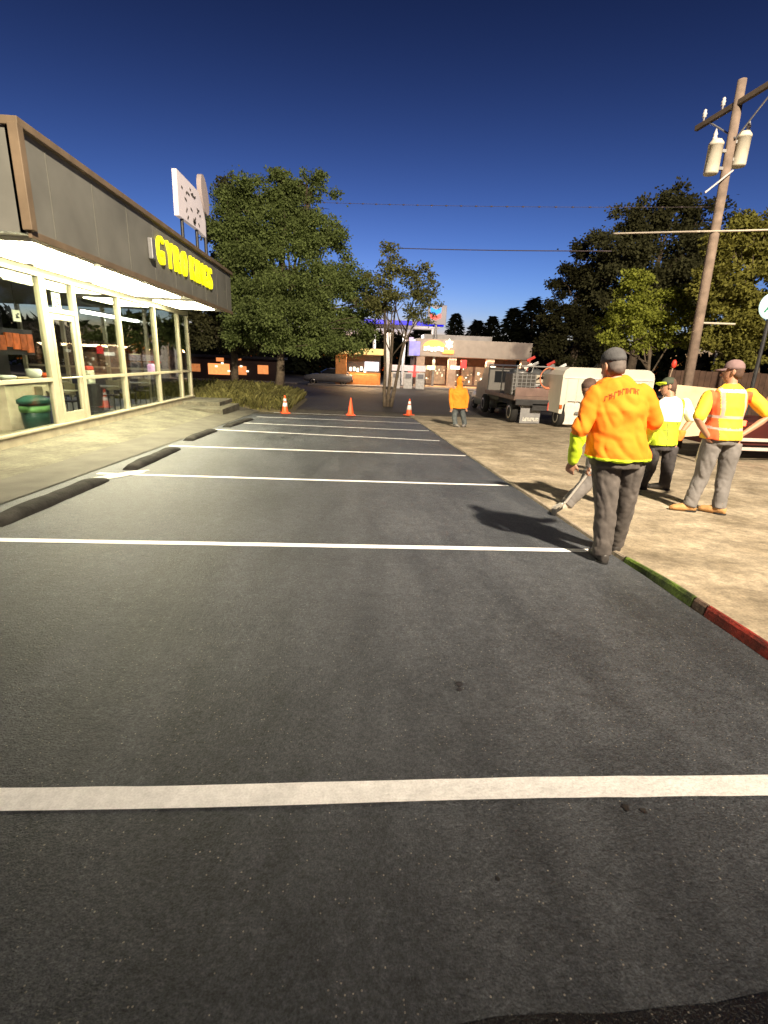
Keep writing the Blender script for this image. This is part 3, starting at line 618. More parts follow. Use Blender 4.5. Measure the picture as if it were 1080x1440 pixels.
def wire(label, a, b, rad, sag, mat, beads=0, name='overhead_wire'):
    a = Vector(a); b = Vector(b); pts = [a.lerp(b, i/24)-Vector((0, 0, sag*4*(i/24)*(1-i/24))) for i in range(25)]
    m = MB(); m.tube(pts, rad, 6); o = m.build(name, mat, None, True); tag(o, label, 'wire', 'overhead wires')
    if beads:
        m = MB(); n = beads
        for k in range(n):
            p = a.lerp(b, (k+.5)/n)-Vector((0, 0, sag*4*((k+.5)/n)*(1-(k+.5)/n))); d = (b-a).normalized(); m.tube([p-d*.10, p, p+d*.10], [.015, .05, .015], 8)
        m.build('wrapping', mat, o, True)
    return o
CAB = M('pale cable sheath', (.45, .40, .33), .6); CABD = M('dusk cable', (.16, .13, .14), .7)
a_ = at(1240, 316, YP-1.5); e_ = at(858, 328, 26)
wire('thick pale cable crossing the pole at the height of the tree tops', at(985, 325.5, YP), at(1240, 316, YP-1), .022, .02, CAB)
wire('pale cable running back from the pole into the dark tree', at(985, 325.5, YP), at(862, 328.5, YP+1.6), .022, 0.0, CAB)
wire('thin dusky wire low over the strip mall and conifers', at(560, 349, 40), at(860, 353, 30), .028, .05, CABD)
wire('beaded wire high in the sky left of the utility pole', at(430, 284, 40), at(1000, 291, 30), .012, .12, CABD, 26)

# ------------------------------------------------------------------ far side of the road
def area(name, loc, rot, sx, sy, P, col):
    l = bpy.data.lights.new(name, 'AREA'); l.shape = 'RECTANGLE'; l.size = sx; l.size_y = sy; l.energy = P; l.color = col; o = bpy.data.objects.new(name, l); COL.objects.link(o); o.location = loc; o.rotation_euler = rot; return o
YM = 50
a = at(585, 545, YM); c_ = at(733, 546, YM); zt_ = at(650, 479, YM).z; zf = at(650, 503, YM).z; gz = G(YM)
mall = thing('strip_mall', 'low beige strip mall with square columns and lit shopfronts across the road', 'shops', (a.x, YM, gz))
W = c_.x-a.x
MB().box((W/2, 3, (zt_+zf)/2-gz), (W+.6, 8, zt_-zf), bev=.03).build('fascia', M('mall stucco', (.42, .37, .32), .85, .1, 2), mall)
MB().box((W*.36, 1.0, zt_-gz+.22), (W*.62, 2.5, .44)).build('roof_parapet', M('mall stucco grey', (.33, .32, .31), .85, .15, 2), mall)
MB().box((W/2, 4.5, (zf-gz)/2), (W, 4, zf-gz)).build('wall', M('mall wall', (.16, .10, .08), .8, .3, 3), mall)
for u in (0.02, .31, .66, .98):
    MB().box((W*u, -.6, (zf-gz)/2), (.75, .6, zf-gz-.02), bev=.03).build('column', M('mall column', (.46, .34, .26), .85, .15, 3), mall)
MB().box((W/2, .2, .06), (W+.4, 3.2, .14), bev=.02).build('pavement_edge', M('mall walk', (.5, .34, .2), .85, .2, 3), mall)
WARM = M('lit shop window', (.3, .22, .12), .6, .8, 1.6, emit=1.1, ecol=(1, .72, .42), detail=3)
r5 = random.Random(4)
for k in range(7):
    u = .06+.135*k; wn = MB().box((W*u+.6, 2.47, 1.15), (1.15, .05, 1.8)).build('window', M('mall lit window %d' % (k % 3), (.2, .13, .08), .4, .8, 2.5, emit=(.16, .34, .10)[k % 3], ecol=(1, .62, .34)), mall)
    for j in range(6): MB().box((W*u+.6-.42+.17*j, 2.42, r5.uniform(.5, 1.8)), (r5.uniform(.06, .22), .03, r5.uniform(.05, .3))).build('shop_display', WARM if (k+j) % 2 == 0 else M('lit display white', (.5, .5, .45), .6, .5, 3, emit=1.6, ecol=(1, .95, .7)), wn)
def glow_sign(px, py, Y, w, h, name, label, parts, cat='sign', zoff=0):
    p = at(px, py, Y); t = thing(name, label, cat, p)
    for nm, x, z, ww, hh, mat in parts: MB().box((x, -.06, z), (ww, .1, hh), bev=.02).build(nm, mat, t)
    return t
EW = M('lit sign white', (.9, .9, .8), .5, emit=2.2, ecol=(1, .95, .75)); EO = M('lit sign orange', (.9, .4, .1), .5, emit=1.4, ecol=(1, .38, .08)); EB = M('lit blue', (.005, .005, .1), .4, emit=.95, ecol=(.0, .003, 1)); ER = M('lit red', (.8, .05, .05), .4, emit=1.2, ecol=(1, .06, .05)); EV = M('lit violet', (.3, .3, .8), .5, .4, 2, emit=.55, ecol=(.22, .2, 1))
ps = at(614, 490, YM-1.1); t = thing('mall_sign', 'glowing orange and white shop sign on the beige mall fascia', 'sign', ps)
m = MB(); m.prism([(1.05*math.cos(q)*1, .62*math.sin(q)+.12) for q in [math.pi*k/14 for k in range(15)]], (-.25, 0, 0), (1, 0, 0), (0, 0, 1), (0, -.08, 0)); m.build('arch', EO, t)
m = MB(); 
for k in range(6): m.box((-1.1+.32*k, -.15, -.05+.05*math.sin(k*2)), (.24, .08, .38), bev=.03)
m.build('lettering', EW, t)
m = MB(); m.prism([(.42*math.cos(q)*(1 if k % 2 else .55), .5*math.sin(q)*(1 if k % 2 else .6)) for k, q in enumerate([2*math.pi*k/12 for k in range(12)])], (1.15, -.02, .42), (1, 0, 0), (0, 0, 1), (0, -.08, 0)); m.build('emblem', EW, t)
MB().box((1.1, -.1, -.28), (1.1, .08, .34), bev=.05).build('base', EO, t)
q = at(583, 490, YM-1.1); t = thing('blue_sign', 'square violet blue lit panel at the left end of the mall', 'sign', q); MB().box((0, 0, 0), (1.0, .15, 1.25), bev=.02).build('panel', EV, t); MB().box((-.35, 0, .8), (.4, .12, .35), bev=.02).build('top_box', M('lit violet pale', (.5, .45, .7), .5, emit=.4, ecol=(.7, .6, 1)), t)
for x, y, w, h, mt, lb in ((652, 512, .55, .75, ER, 'small red lit sign under the mall eave'), (582, 522, .0, .0, ER, 'round red lit sign beside the mall corner'), (640, 517, .9, .3, EW, 'white lit sign in the mall shopfront near the orange hooded man'), (606, 517, .8, .35, M('lit lemon', (.9, .9, .5), .5, emit=1.8, ecol=(1, .95, .45)), 'pale yellow lit sign in the left mall shopfront'), (693, 517, .5, .25, EW, 'small white light at the right end of the mall')):
    q = at(x, y, YM-1.0); m = MB()
    if w: m.box((0, 0, 0), (w, .12, h), bev=.03)
    else: m.lathe([(.5, 0), (.55, .05), (.5, .1)], (0, 0, 0), 20, 'Y')
    t = thing('shop_light', lb, 'sign', q); m.build('face', mt, t); MB().box((0, .14, 0), (.12, .16, .12)).build('bracket', DARKM, t)
# kiosk with orange walls
YK = 46; a = at(472, 543, YK); b2 = at(536, 541, YK); zt_ = at(500, 490, YK).z; gz = G(YK); W = b2.x-a.x
ki = thing('kiosk', 'orange lit kiosk with pale yellow fascia behind the middle cone', 'kiosk', (a.x, YK, gz))
OW = M('orange wall', (.55, .24, .08), .8, .2, 3)
MB().box((W*.5, 2.0, .6), (W, .2, 1.2)).build('wall', OW, ki); MB().box((.45, 1.0, (zt_-gz-.5)/2), (.95, 1.6, zt_-gz-.5)).build('pier', OW, ki)
MB().box((W/2, 1.0, zt_-gz-.22), (W+.3, 2.6, .5), bev=.02).build('fascia', M('yellow fascia', (.8, .62, .25), .6, .15, 2, emit=.45, ecol=(1, .6, .18)), ki)
MB().box((W*.5, 2.4, (zt_-gz)/2), (W, .2, zt_-gz-.1)).build('back_wall', M('kiosk wall', (.10, .09, .09), .8), ki)
MB().box((W*.8, 2.25, 1.75), (1.3, .08, .8), bev=.02).build('lit_window', M('lit white window', (.8, .8, .9), .5, .3, 3, emit=2.0, ecol=(.85, .88, 1)), ki)
m = MB()
for k in range(6): m.box((W*.32+k*.33, 2.2, 1.45+.2*math.sin(k*3)), (.2, .1, .35), bev=.03)
m.build('shelf_goods', EW, ki); MB().box((W*.55, 1.2, .55), (W*.7, .4, 1.0), bev=.03).build('counter', OW, ki)
# filling station canopy with blue band
YG = 50; a = at(512, 452, YG); b2 = at(624, 456, YG); gz = G(YG)
gs = thing('fuel_canopy', 'filling station canopy edged with a glowing blue band behind the thin tree', 'canopy', (a.x, YG, gz)); W = b2.x-a.x; zc = (a.z+b2.z)/2-gz
MB().box((W/2, 3, zc), (W, 6, .42)).build('roof', M('canopy roof', (.30, .28, .30), .7), gs)
for x0, x1 in ((.0, .28), (.33, .60), (.66, 1.0)): MB().box((W*(x0+x1)/2, -.06, zc), (W*(x1-x0), .1, .36), bev=.03).build('blue_band', EB, gs)
for x in (W*.15, W*.55, W*.93): MB().tube([(x, 3, 0), (x, 3, zc-.2)], .16).build('column', M('white column', (.7, .68, .66), .6), gs)
q = at(615, 441, YG-.8); t = thing('logo_sign', 'white square sign with a blue chevron over a red chevron above the canopy', 'sign', q)
MB().box((0, .08, -.1), (1.75, .12, 1.7), bev=.05).build('panel', M('sign panel', (.22, .20, .215), .5, .05, 2, emit=.10, ecol=(1, .9, .95)), t)
chev = lambda z, h, w: [(-w, z), (0, z-h*.55), (w, z), (w, z+h), (0, z+h*.45), (-w, z+h)]
MB().prism(chev(.12, .45, .5), (-.15, -.02, 0), (1, 0, 0), (0, 0, 1), (0, .04, 0)).build('chevron', M('lit chevron blue', (.0, .25, .8), .5, emit=1.0, ecol=(0, .22, 1)), t); MB().prism(chev(-.38, .35, .5), (-.15, -.02, 0), (1, 0, 0), (0, 0, 1), (0, .04, 0)).build('chevron', ER, t)
MB().tube([(.0, .3, -.9), (0, .3, gz-q.z)], .12).build('support_post', GREYM, t)
q = at(548, 468, 44); bz = G(44); t = thing('sign_pylon', 'slim white pylon rising beside the thin tree trunks', 'pylon', (q.x, 44, bz)); MB().box((0, 0, (q.z-bz)/2), (.55, .4, q.z-bz), bev=.04).build('column', M('pylon white', (.75, .72, .68), .6), t); MB().box((0, 0, .1), (.9, .7, .2), bev=.03).build('base', CONC_D, t)
for k, (x, lb) in enumerate(((556, 'fuel pump nearest the white pylon'), (573, 'fuel pump between the pylon and the red round sign'), (590, 'fuel pump beside the left mall column'))):
    q = at(x, 545, 45.2); t = thing('fuel_pump', lb, 'fuel pump', (q.x, 45.2, G(45)), 0, 'fuel pumps under the canopy')
    MB().box((0, 0, .7), (.75, .45, 1.4), bev=.05).build('cabinet', M('pump cabinet', (.55, .54, .52), .5, .2, 5), t); MB().box((0, -.25, 1.1), (.5, .05, .35)).build('display', M('pump display', (.2, .2, .22), .3), t); MB().box((0, 0, 1.75), (.85, .3, .5), bev=.03).build('topper', M('pump topper', (.65, .6, .62), .5, emit=.3), t)
    MB().tube([(.38, -.1, 1.1), (.5, -.15, .6), (.42, -.2, .25), (.4, -.2, .9)], .025, 8).build('hose', BLACK, t)
# orange lit diner far left under the trees
YO = 50; a = at(270, 540, YO); b2 = at(378, 541, YO); gz = G(YO); W = b2.x-a.x; zt_ = at(320, 503, YO).z
dn = thing('diner', 'low building with glowing orange windows behind the dark tree trunks', 'building', (a.x, YO, gz))
MB().box((W/2, 2, (zt_-gz)/2), (W+2, 4, zt_-gz)).build('wall', M('diner wall', (.08, .05, .04), .8), dn); MB().box((W/2, 2, zt_-gz+.1), (W+2.6, 4.6, .25)).build('roof', DARKM, dn)
for u, w, z, h, e in ((.06, .9, 1.0, .7, .5), (.36, 2.0, .95, 1.0, 1.5), (.62, 1.4, .9, .8, .9), (.93, 1.0, 1.05, .8, 1.0), (.38, .7, 1.9, .5, 1.0), (.62, .5, 2.0, .35, .8)):
    MB().box((W*u, -.03, z), (w, .06, h), bev=.02).build('window', M('diner glow %d' % int(e*10), (.6, .25, .08), .6, .9, 3, emit=e, ecol=(1, .33, .10)), dn)
m = MB()
for k in range(6): m.box((W*(.33+.08*k), -.09, 1.2+.4*math.sin(k*2.3)), (.22, .06, .14), bev=.02)
m.build('lamp', EW, dn)

# ------------------------------------------------------------------ vehicles
TYRE = M('tyre rubber', (.022, .021, .02), .85, .2, 10, .4, 40); RIM = M('wheel rim', (.45, .43, .38), .4, .15, 6, metal=.6)
def wheel(parent, c, r=.36, w=.24):
    c = Vector(c); t = MB().lathe([(r*.62, -w/2), (r*.9, -w/2), (r, -w*.35), (r, w*.35), (r*.9, w/2), (r*.62, w/2)], c, 24, 'X').build('wheel', TYRE, parent, True)
    MB().lathe([(r*.2, -w*.46), (r*.6, -w*.52), (r*.64, -w*.4), (r*.64, w*.4), (r*.6, w*.52), (r*.2, w*.46)], c, 20, 'X').build('rim', RIM, t, True); return t
# white enclosed trailer
q = lot(786, 604); TX = atx(786, 575, q.x).x
wt = thing('enclosed_trailer', 'white enclosed trailer with rounded roof corners behind the man in orange', 'trailer', (q.x+.10, q.y+.5, G(q.y)))
W = 3.35; Hh = at(800, 516, q.y).z-G(q.y)
prof = [(0, .52), (0, Hh-.28), (.06, Hh-.12), (.2, Hh-.02), (.34, Hh), (W-.34, Hh), (W-.2, Hh-.03), (W-.05, Hh-.14), (W, Hh-.3), (W, .5), (.95, .5), (.9, .82), (.72, .95), (.30, .95), (.16, .82), (.12, .5)]
WP = M('trailer white', (.72, .68, .58), .5, .08, 1.5, .08, 12)
m = MB(); m.prism(prof, (0, 0, 0), (1, 0, 0), (0, 0, 1), (0, 2.0, 0)); bx_ = m.build('body', WP, wt)
m = MB()
for k in range(9): m.box((.2+.37*k, -.008, 1.35), (.025, .016, Hh-1.25))
m.build('wall_rib', M('trailer rib', (.60, .57, .50), .5), bx_)
MB().box((W/2, -.015, Hh-.36), (W-.1, .03, .04)).build('roof_rail', WHITE, wt); MB().box((W/2, -.012, .55), (W-1.2, .03, .09)).build('skirt_rail', GREYM, wt)
wheel(wt, (.16, .35, .37), .37, .22); 
for o in kids(wt):
    pass
m = MB(); m.box((.52, .1, .52), (.55, .05, .8), bev=.02); m.build('mud_flap', M('white flap', (.78, .74, .64), .5), wt)
wheel(wt, (W-.2, .6, .37), .37, .22)
MB().box((.04, -.03, .75), (.1, .05, .14), bev=.01).build('side_light', M('side light', (.5, .12, .02), .3), wt)
# work truck with gear
q = lot(722, 597); TY = q.y+.3
tk = thing('work_truck', 'flatbed work truck seen from behind, mud flap with white letters', 'truck', (q.x, TY, G(TY)))
RB = M('truck bed paint', (.17, .115, .095), .55, .2, 4)
MB().box((1.15, 2.0, .98), (2.4, 4.4, .16), bev=.02).build('bed', RB, tk); MB().box((1.15, -.24, .84), (2.3, .12, .22), bev=.02).build('rear_bumper', DARKM, tk)
MB().box((1.15, 2.0, .68), (1.0, 4.6, .24)).build('chassis', DARKM, tk)
MB().box((1.15, -.16, 1.22), (2.36, .06, .32), bev=.02).build('tailgate', M('tailgate', (.20, .13, .11), .5, .2, 4), tk)
wheel(tk, (.12, .45, .42), .42, .26); wheel(tk, (2.18, .45, .42), .42, .26); wheel(tk, (.12, 4.6, .42), .42, .24); wheel(tk, (2.18, 4.6, .42), .42, .24)
mf = MB().box((.68, -.06, .42), (.78, .03, .74), bev=.01).build('mud_flap', M('grey flap', (.27, .27, .275), .6, .15, 6), tk)
for k in range(6): 
    m = MB(); x = .42+.105*k; m.box((x, -.082, .2), (.022, .012, .14)); m.box((x+.05, -.082, .2+(.05 if k % 2 else -.05)), (.06, .012, .025)); m.box((x+.06, -.082, .2), (.02, .012, .13 if k % 3 else .06))
    m.build('letter', M('flap letters', (.85, .84, .75), .5), mf)
for x in (1.32, 2.25): MB().box((x, -.32, .72), (.20, .06, .3), bev=.02).build('tail_light', M('tail light', (.5, .10, .07), .3, emit=.22, ecol=(1, .14, .1)), tk)
cb = MB(); cb.prism([(4.4, .6), (4.4, 1.95), (4.65, 2.05), (5.4, 2.05), (5.8, 1.45), (6.6, 1.3), (6.75, .6)], (.15, 0, 0), (0, 1, 0), (0, 0, 1), (2.0, 0, 0)); cab = cb.build('cab', M('cab paint', (.20, .19, .175), .4, .1, 3), tk)
MB().box((1.15, 4.385, 1.65), (1.5, .03, .5)).build('rear_window', GLASS_D, cab)
m = MB()
for x in (.05, 2.25): 
    for y in (.1, 2.0, 4.1): m.tube([(x, y, 1.05), (x, y, 2.15)], .03, 8)
    m.tube([(x, .1, 2.15), (x, 4.1, 2.15)], .03, 8)
for y in (.1, 4.1): m.tube([(.05, y, 2.15), (2.25, y, 2.15)], .03, 8)
m.build('ladder_rack', GREYM, tk)
T0 = Vector((q.x, TY, G(TY)))
# gear on the truck
sp = thing('sealer_tank', 'dark square tank with mesh sides riding on the left of the truck bed', 'tank', T0+Vector((.35, .55, 1.065)))
MB().box((0, 0, .42), (.95, .9, .8), bev=.04).build('tank', M('tank dark', (.06, .055, .05), .55, .4, 9, .4, 20), sp)
m = MB()
for k in range(6): m.box((-.42+.17*k, -.465, .42), (.02, .02, .76)); m.box((0, -.472, .1+.13*k), (.9, .02, .02))
m.build('grille', GREYM, sp); MB().lathe([(.25, .8), (.27, .86), (.1, .92)], (0, 0, 0), 16).build('lid', GREYM, sp, True)
hs = thing('hose_coil', 'orange hose coil hanging over the truck rack', 'hose', T0+Vector((1.2, .0, 1.75)))
m = MB()
for k in range(4): m.tube([(.30*math.cos(t)*(1+.06*k), -.06-.05*k, .34*math.sin(t)*(1+.04*k)) for t in [2*math.pi*j/24 for j in range(25)]], .022, 8)
m.build('loops', M('orange hose', (.60, .20, .10), .5, .2, 9), hs, True); MB().tube([(0, .1, .36), (0, -.25, .36)], .02).build('hook', GREYM, hs)
bk = thing('bucket', 'white plastic bucket on the truck bed under the orange hose', 'bucket', T0+Vector((1.45, .1, 1.39)))
MB().lathe([(.13, 0), (.155, .3), (.16, .34), (.145, .34)], seg=18).build('body', WHITE, bk, True); MB().tube([(.155*math.cos(t), 0, .32+.16*math.sin(t)) for t in [math.pi*j/12 for j in range(13)]], .006, 6).build('handle', GREYM, bk)
bpy.data.objects[bk.name].location = T0+Vector((1.45, .15, 1.062))
eng = thing('compressor', 'grey engine compressor with pipes on the right of the truck bed', 'compressor', T0+Vector((1.85, .9, 1.062)))
MB().box((0, 0, .3), (.7, .9, .55), bev=.05).build('housing', M('engine housing', (.32, .27, .24), .5, .4, 8), eng); MB().lathe([(.16, -.4), (.2, -.3), (.2, .3), (.16, .4)], (0, 0, .72), 16, 'X').build('air_tank', M('air tank', (.42, .36, .32), .4, .2, 5), eng, True)
MB().tube([(.2, -.4, .5), (.3, -.45, .9), (.1, -.3, 1.1)], .03, 8).build('exhaust_pipe', GREYM, eng)
rr = random.Random(9); HT = [M('pole white', (.7, .68, .6), .5), M('pole red', (.5, .12, .08), .5), GREYM]
for k in range(9):
    x0 = .05+.25*k; x1 = x0+rr.uniform(.35, .75); z1 = rr.uniform(1.95, 2.5)
    t = thing('long_broom', ['long pale broom standing upright in the truck gear', 'long red broom standing upright in the truck gear', 'long grey steel broom standing in the truck gear'][k % 3]+' at the '+('left', 'middle', 'right')[k//3], 'tool', T0+Vector((x0, .25+.1*k, 1.062)), 0, 'broom and rake handles on the truck')
    MB().tube([(0, 0, 0), (x1-x0, .3, z1-1.06)], .018, 8).build('handle', HT[k % 3], t); MB().box((x1-x0, .3, z1-1.06), (.34, .07, .1), Matrix.Rotation(-.5, 3, 'Y'), .01).build('head', [WHITE, RED, GREYM][k % 3], t)
gc = thing('fuel_can', 'red fuel can standing on the tailgate end of the truck bed', 'fuel can', T0+Vector((.98, .12, 1.062)))
MB().box((0, 0, .17), (.24, .3, .34), bev=.04).build('body', RED, gc); MB().tube([(0, -.05, .34), (0, -.12, .44), (0, -.2, .5)], .02, 8).build('spout', BLACK, gc); MB().tube([(0, -.08, .33), (0, -.06, .40), (0, .06, .40), (0, .08, .33)], .016, 8).build('handle', RED, gc)
for k, (x, y, z, lb, mt) in enumerate(((1.15, .75, 1.062, 'grey tool chest in the middle of the truck bed', GREYM), (1.2, .8, 1.525, 'pale crate stacked on the grey tool chest', M('pale crate', (.5, .45, .36), .7)), (.9, 1.6, 1.062, 'dark tarped bundle behind the tool chest on the truck', M('tarp', (.07, .075, .08), .7, .3, 6)))):
    t = thing(('tool_chest', 'crate', 'tarp_bundle')[k], lb, ('chest', 'crate', 'bundle')[k], T0+Vector((x, y, z))); d_ = ((.7, .5, .45), (.5, .42, .32), (1.3, .8, 1.0))[k]
    MB().box((0, 0, d_[2]/2), d_, bev=.05 if k < 2 else .22).build('body', mt, t)
    if k == 0: MB().box((0, -.27, .3), (.2, .05, .05), bev=.01).build('latch', BLACK, t)
    if k == 2: MB().tube([(-.66, -.3, .5), (0, -.42, .62), (.66, -.3, .5)], .015, 6).build('rope', TAN, t)
    if k == 1: MB().box((0, -.215, .2), (.3, .02, .06)).build('handle_slot', BLACK, t)
# car parked left of the truck
def car(x, y, rz, label, mat, lit=False):
    t = thing('parked_car', label, 'car', (x, y, G(y)), rz)
    sec = [(-2.1, .45, .62, .80), (-2.15, .6, .95, .86), (-1.9, .3, 1.0, .88), (-1.0, .28, 1.02, .9), (.6, .28, 1.0, .9), (1.5, .28, .92, .86), (2.1, .35, .78, .78), (2.2, .45, .65, .7)]
    m = MB(); prev = None
    for yy, zb, zt, hw in sec:
        ring = [m.bm.verts.new(v) for v in ((-hw, yy, zb), (-hw*1.02, yy, (zb+zt)/2), (-hw*.93, yy, zt), (hw*.93, yy, zt), (hw*1.02, yy, (zb+zt)/2), (hw, yy, zb))]
        if prev:
            for k in range(6): m._f([prev[k], prev[(k+1) % 6], ring[(k+1) % 6], ring[k]])
        else: m._f(ring[::-1])
        prev = ring
    m._f(prev); body = m.build('body', mat, t, True)
    m = MB(); m.loft([((0, -.55, .98), (0, 1.45, 0), (.82, 0, 0)), ((0, -.55, 1.2), (0, 1.15, 0), (.74, 0, 0)), ((0, -.6, 1.42), (0, .8, 0), (.62, 0, 0)), ((0, -.6, 1.47), (0, .5, 0), (.4, 0, 0))], seg=20); m.build('cabin', GLASS_D, t, True)
    m = MB(); m.loft([((0, -.6, 1.425), (0, .82, 0), (.64, 0, 0)), ((0, -.6, 1.49), (0, .5, 0), (.42, 0, 0))], seg=20); m.build('roof', mat, t, True)
    for sx in (-1, 1):
        MB().box((sx*.68, -2.15, .82), (.3, .06, .16), bev=.02).build('tail_light', M('car tail light', (.5, .03, .02), .3, emit=1.2 if lit else .2, ecol=(1, .05, .02)), t)
        for yy in (-1.35, 1.35): wheel(t, (sx*.78, yy, .32), .32, .2)
    MB().box((0, -2.17, .62), (.5, .03, .12)).build('number_plate', WHITE, t); MB().box((0, -2.16, .45), (1.6, .1, .14), bev=.03).build('bumper', DARKM, t)
    return t
q = lot(702, 585); car(q.x+.55, q.y+2.4, R(4), 'pale green grey car left of the work truck with one red tail light', M('pale car paint', (.36, .36, .29), .35, .1, 3), True)
q = at(462, 548, 47); car(q.x, 47, R(90), 'grey car half hidden left of the orange kiosk', M('silver car paint', (.16, .16, .165), .35), False)
# red trailer, plywood sheet and fence at the right edge
q = at(1056, 640, 9.6)
rt = thing('red_trailer', 'dark red flat trailer with pale rails behind the vested man', 'trailer', (q.x, 10.2, G(10.2)))
MB().box((1.6, 1.2, .62), (4.0, 2.0, .5), bev=.03).build('body', M('deep red paint', (.06, .010, .008), .5, .2, 3), rt)
MB().box((1.6, .16, .5), (4.04, .06, .07), bev=.01).build('rail', M('pale rail', (.62, .52, .46), .5), rt); MB().box((1.6, .16, .3), (4.04, .06, .07), bev=.01).build('rail', M('pale rail', (.6, .5, .45), .5), rt)
for x in (.5, 2.9): wheel(rt, (x, .6, .28), .28, .2)
bpy_l = bpy.data.lights
MB().box((.2, .17, .85), (.3, .06, .12), bev=.02).build('marker_light', M('red marker', (.6, .04, .02), .3, emit=14, ecol=(1, .05, .02)), rt)
m = MB(); m.tube([(1.0, .6, .9), (.7, .2, 1.35), (.85, .0, 1.75), (1.3, -.1, 2.0)], .035, 8)
tag(m.build('hose', M('pale hose', (.5, .33, .22), .5), None, True, rt.location), 'pale curved hose rising over the red trailer at the right edge', 'hose')
c4 = [at(952, 541, 10.6), at(1014, 547, 10.5), at(990, 612, 10.1), at(944, 616, 10.1)]; o4 = Vector((c4[3].x, 10.2, G(10.2)))
pl = thing('plywood_sheet', 'tan plywood sheet with a pale edge standing between the two men in vests', 'plywood', o4)
m = MB(); c4 = [p-o4 for p in c4]; n4 = Vector((0, .05, 0)); a_ = [m.bm.verts.new(p) for p in c4]; b_ = [m.bm.verts.new(p+n4) for p in c4]; m._f(a_); m._f(b_[::-1])
for k in range(4): m._f([a_[k], a_[(k+1) % 4], b_[(k+1) % 4], b_[k]])
m.build('sheet', TAN, pl)
m = MB(); m.tube([c4[1]+Vector((.02, -.03, .03)), c4[2]+Vector((.02, -.03, 0)), Vector((c4[2].x-.05, c4[2].y-.03, .0))], [.05, .05, .05], 4); m.build('edge_batten', M('pale timber', (.6, .52, .36), .8), pl)
m = MB(); m.tube([c4[0]+Vector((.1, .3, -.1)), Vector((c4[0].x+.2, c4[0].y+.7, 0))], .03, 6); m.build('prop', WOOD, pl)
f0 = at(985, 560, 15.5); fn = thing('wooden_fence', 'dark brown board fence under the right hand trees', 'fence', (f0.x-1.2, 15.5, G(15.5)))
m = MB()
for k in range(28): m.box((.1+k*.2, 0, 1.05), (.19, .03, 2.1+.03*math.sin(k*5)), bev=.004)
m.build('boards', M('fence boards', (.065, .036, .024), .85, .3, 5, .3, 30), fn); MB().box((2.8, .05, .5), (5.6, .06, .1)).build('rail', WOOD, fn); MB().box((2.8, .05, 1.7), (5.6, .06, .1)).build('rail', WOOD, fn)
# glowing round sign at the right edge, street lamp far behind the trees
q = at(1089, 430, 13.5); t = thing('lit_round_sign', 'pale green white glowing round sign cut by the right edge', 'sign', (q.x, 13.5, 0))
m = MB(); m.lathe([(.30, 0), (.33, .03), (.33, .12), (.30, .15)], (0, 0, q.z), 28, 'Y'); m.build('disc', M('lit mint', (.7, .85, .78), .5, .3, 6, emit=1.0, ecol=(.75, 1, .9)), t, True)
m = MB()
for k in range(4): m.box((-.2+.09*k, -.012, q.z-.1+.06*k), (.05, .02, .16), Matrix.Rotation(.6, 3, 'Y'))
m.build('emblem', M('sign green', (.06, .25, .17), .5), t); MB().tube([(0, .08, q.z-.3), (0, .08, G(13))], .05).build('support_post', DARKM, t)
q = at(1040, 384, 20.5); t = thing('street_lamp', 'small white lamp glinting through the right hand tree', 'lamp', (q.x, 20.5, G(20.5))); MB().tube([(0, .3, 0), (0, .3, q.z-G(20.5)), (0, .05, q.z-G(20.5)+.08)], .04).build('pole', GREYM, t); MB().box((0, 0, q.z-G(20.5)), (.16, .26, .08), bev=.02).build('lamp_head', M('lit lamp head', (.8, .8, .7), .5, emit=3, ecol=(1, .95, .8)), t)

# ------------------------------------------------------------------ cones
def cone(x, y, label, bands):
    p = lot(x, y); t = thing('traffic_cone', label, 'traffic cone', (p.x, p.y, G(p.y)), rnd.random(), 'orange traffic cones closing the lot')
    MB().box((0, 0, .02), (.36, .36, .04), bev=.012).build('base', ORANGE, t)
    MB().lathe([(.135, .03), (.13, .06), (.028, .70), (.02, .71)], seg=20).build('body', ORANGE, t, True)
    for z0, z1 in bands:
        r_ = lambda z: .13-(z-.06)/.64*.102+.004
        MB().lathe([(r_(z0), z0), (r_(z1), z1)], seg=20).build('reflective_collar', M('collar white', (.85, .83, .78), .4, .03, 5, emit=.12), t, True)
    return t
cone(401, 581, 'orange cone with two white collars, left of the three, by the grass', [(.27, .42), (.48, .58)])
cone(493, 584, 'plain orange cone without collars in the middle of the three', [])
cone(575, 584, 'orange cone with white collars nearest the man in the orange hood', [(.24, .44), (.48, .6)])

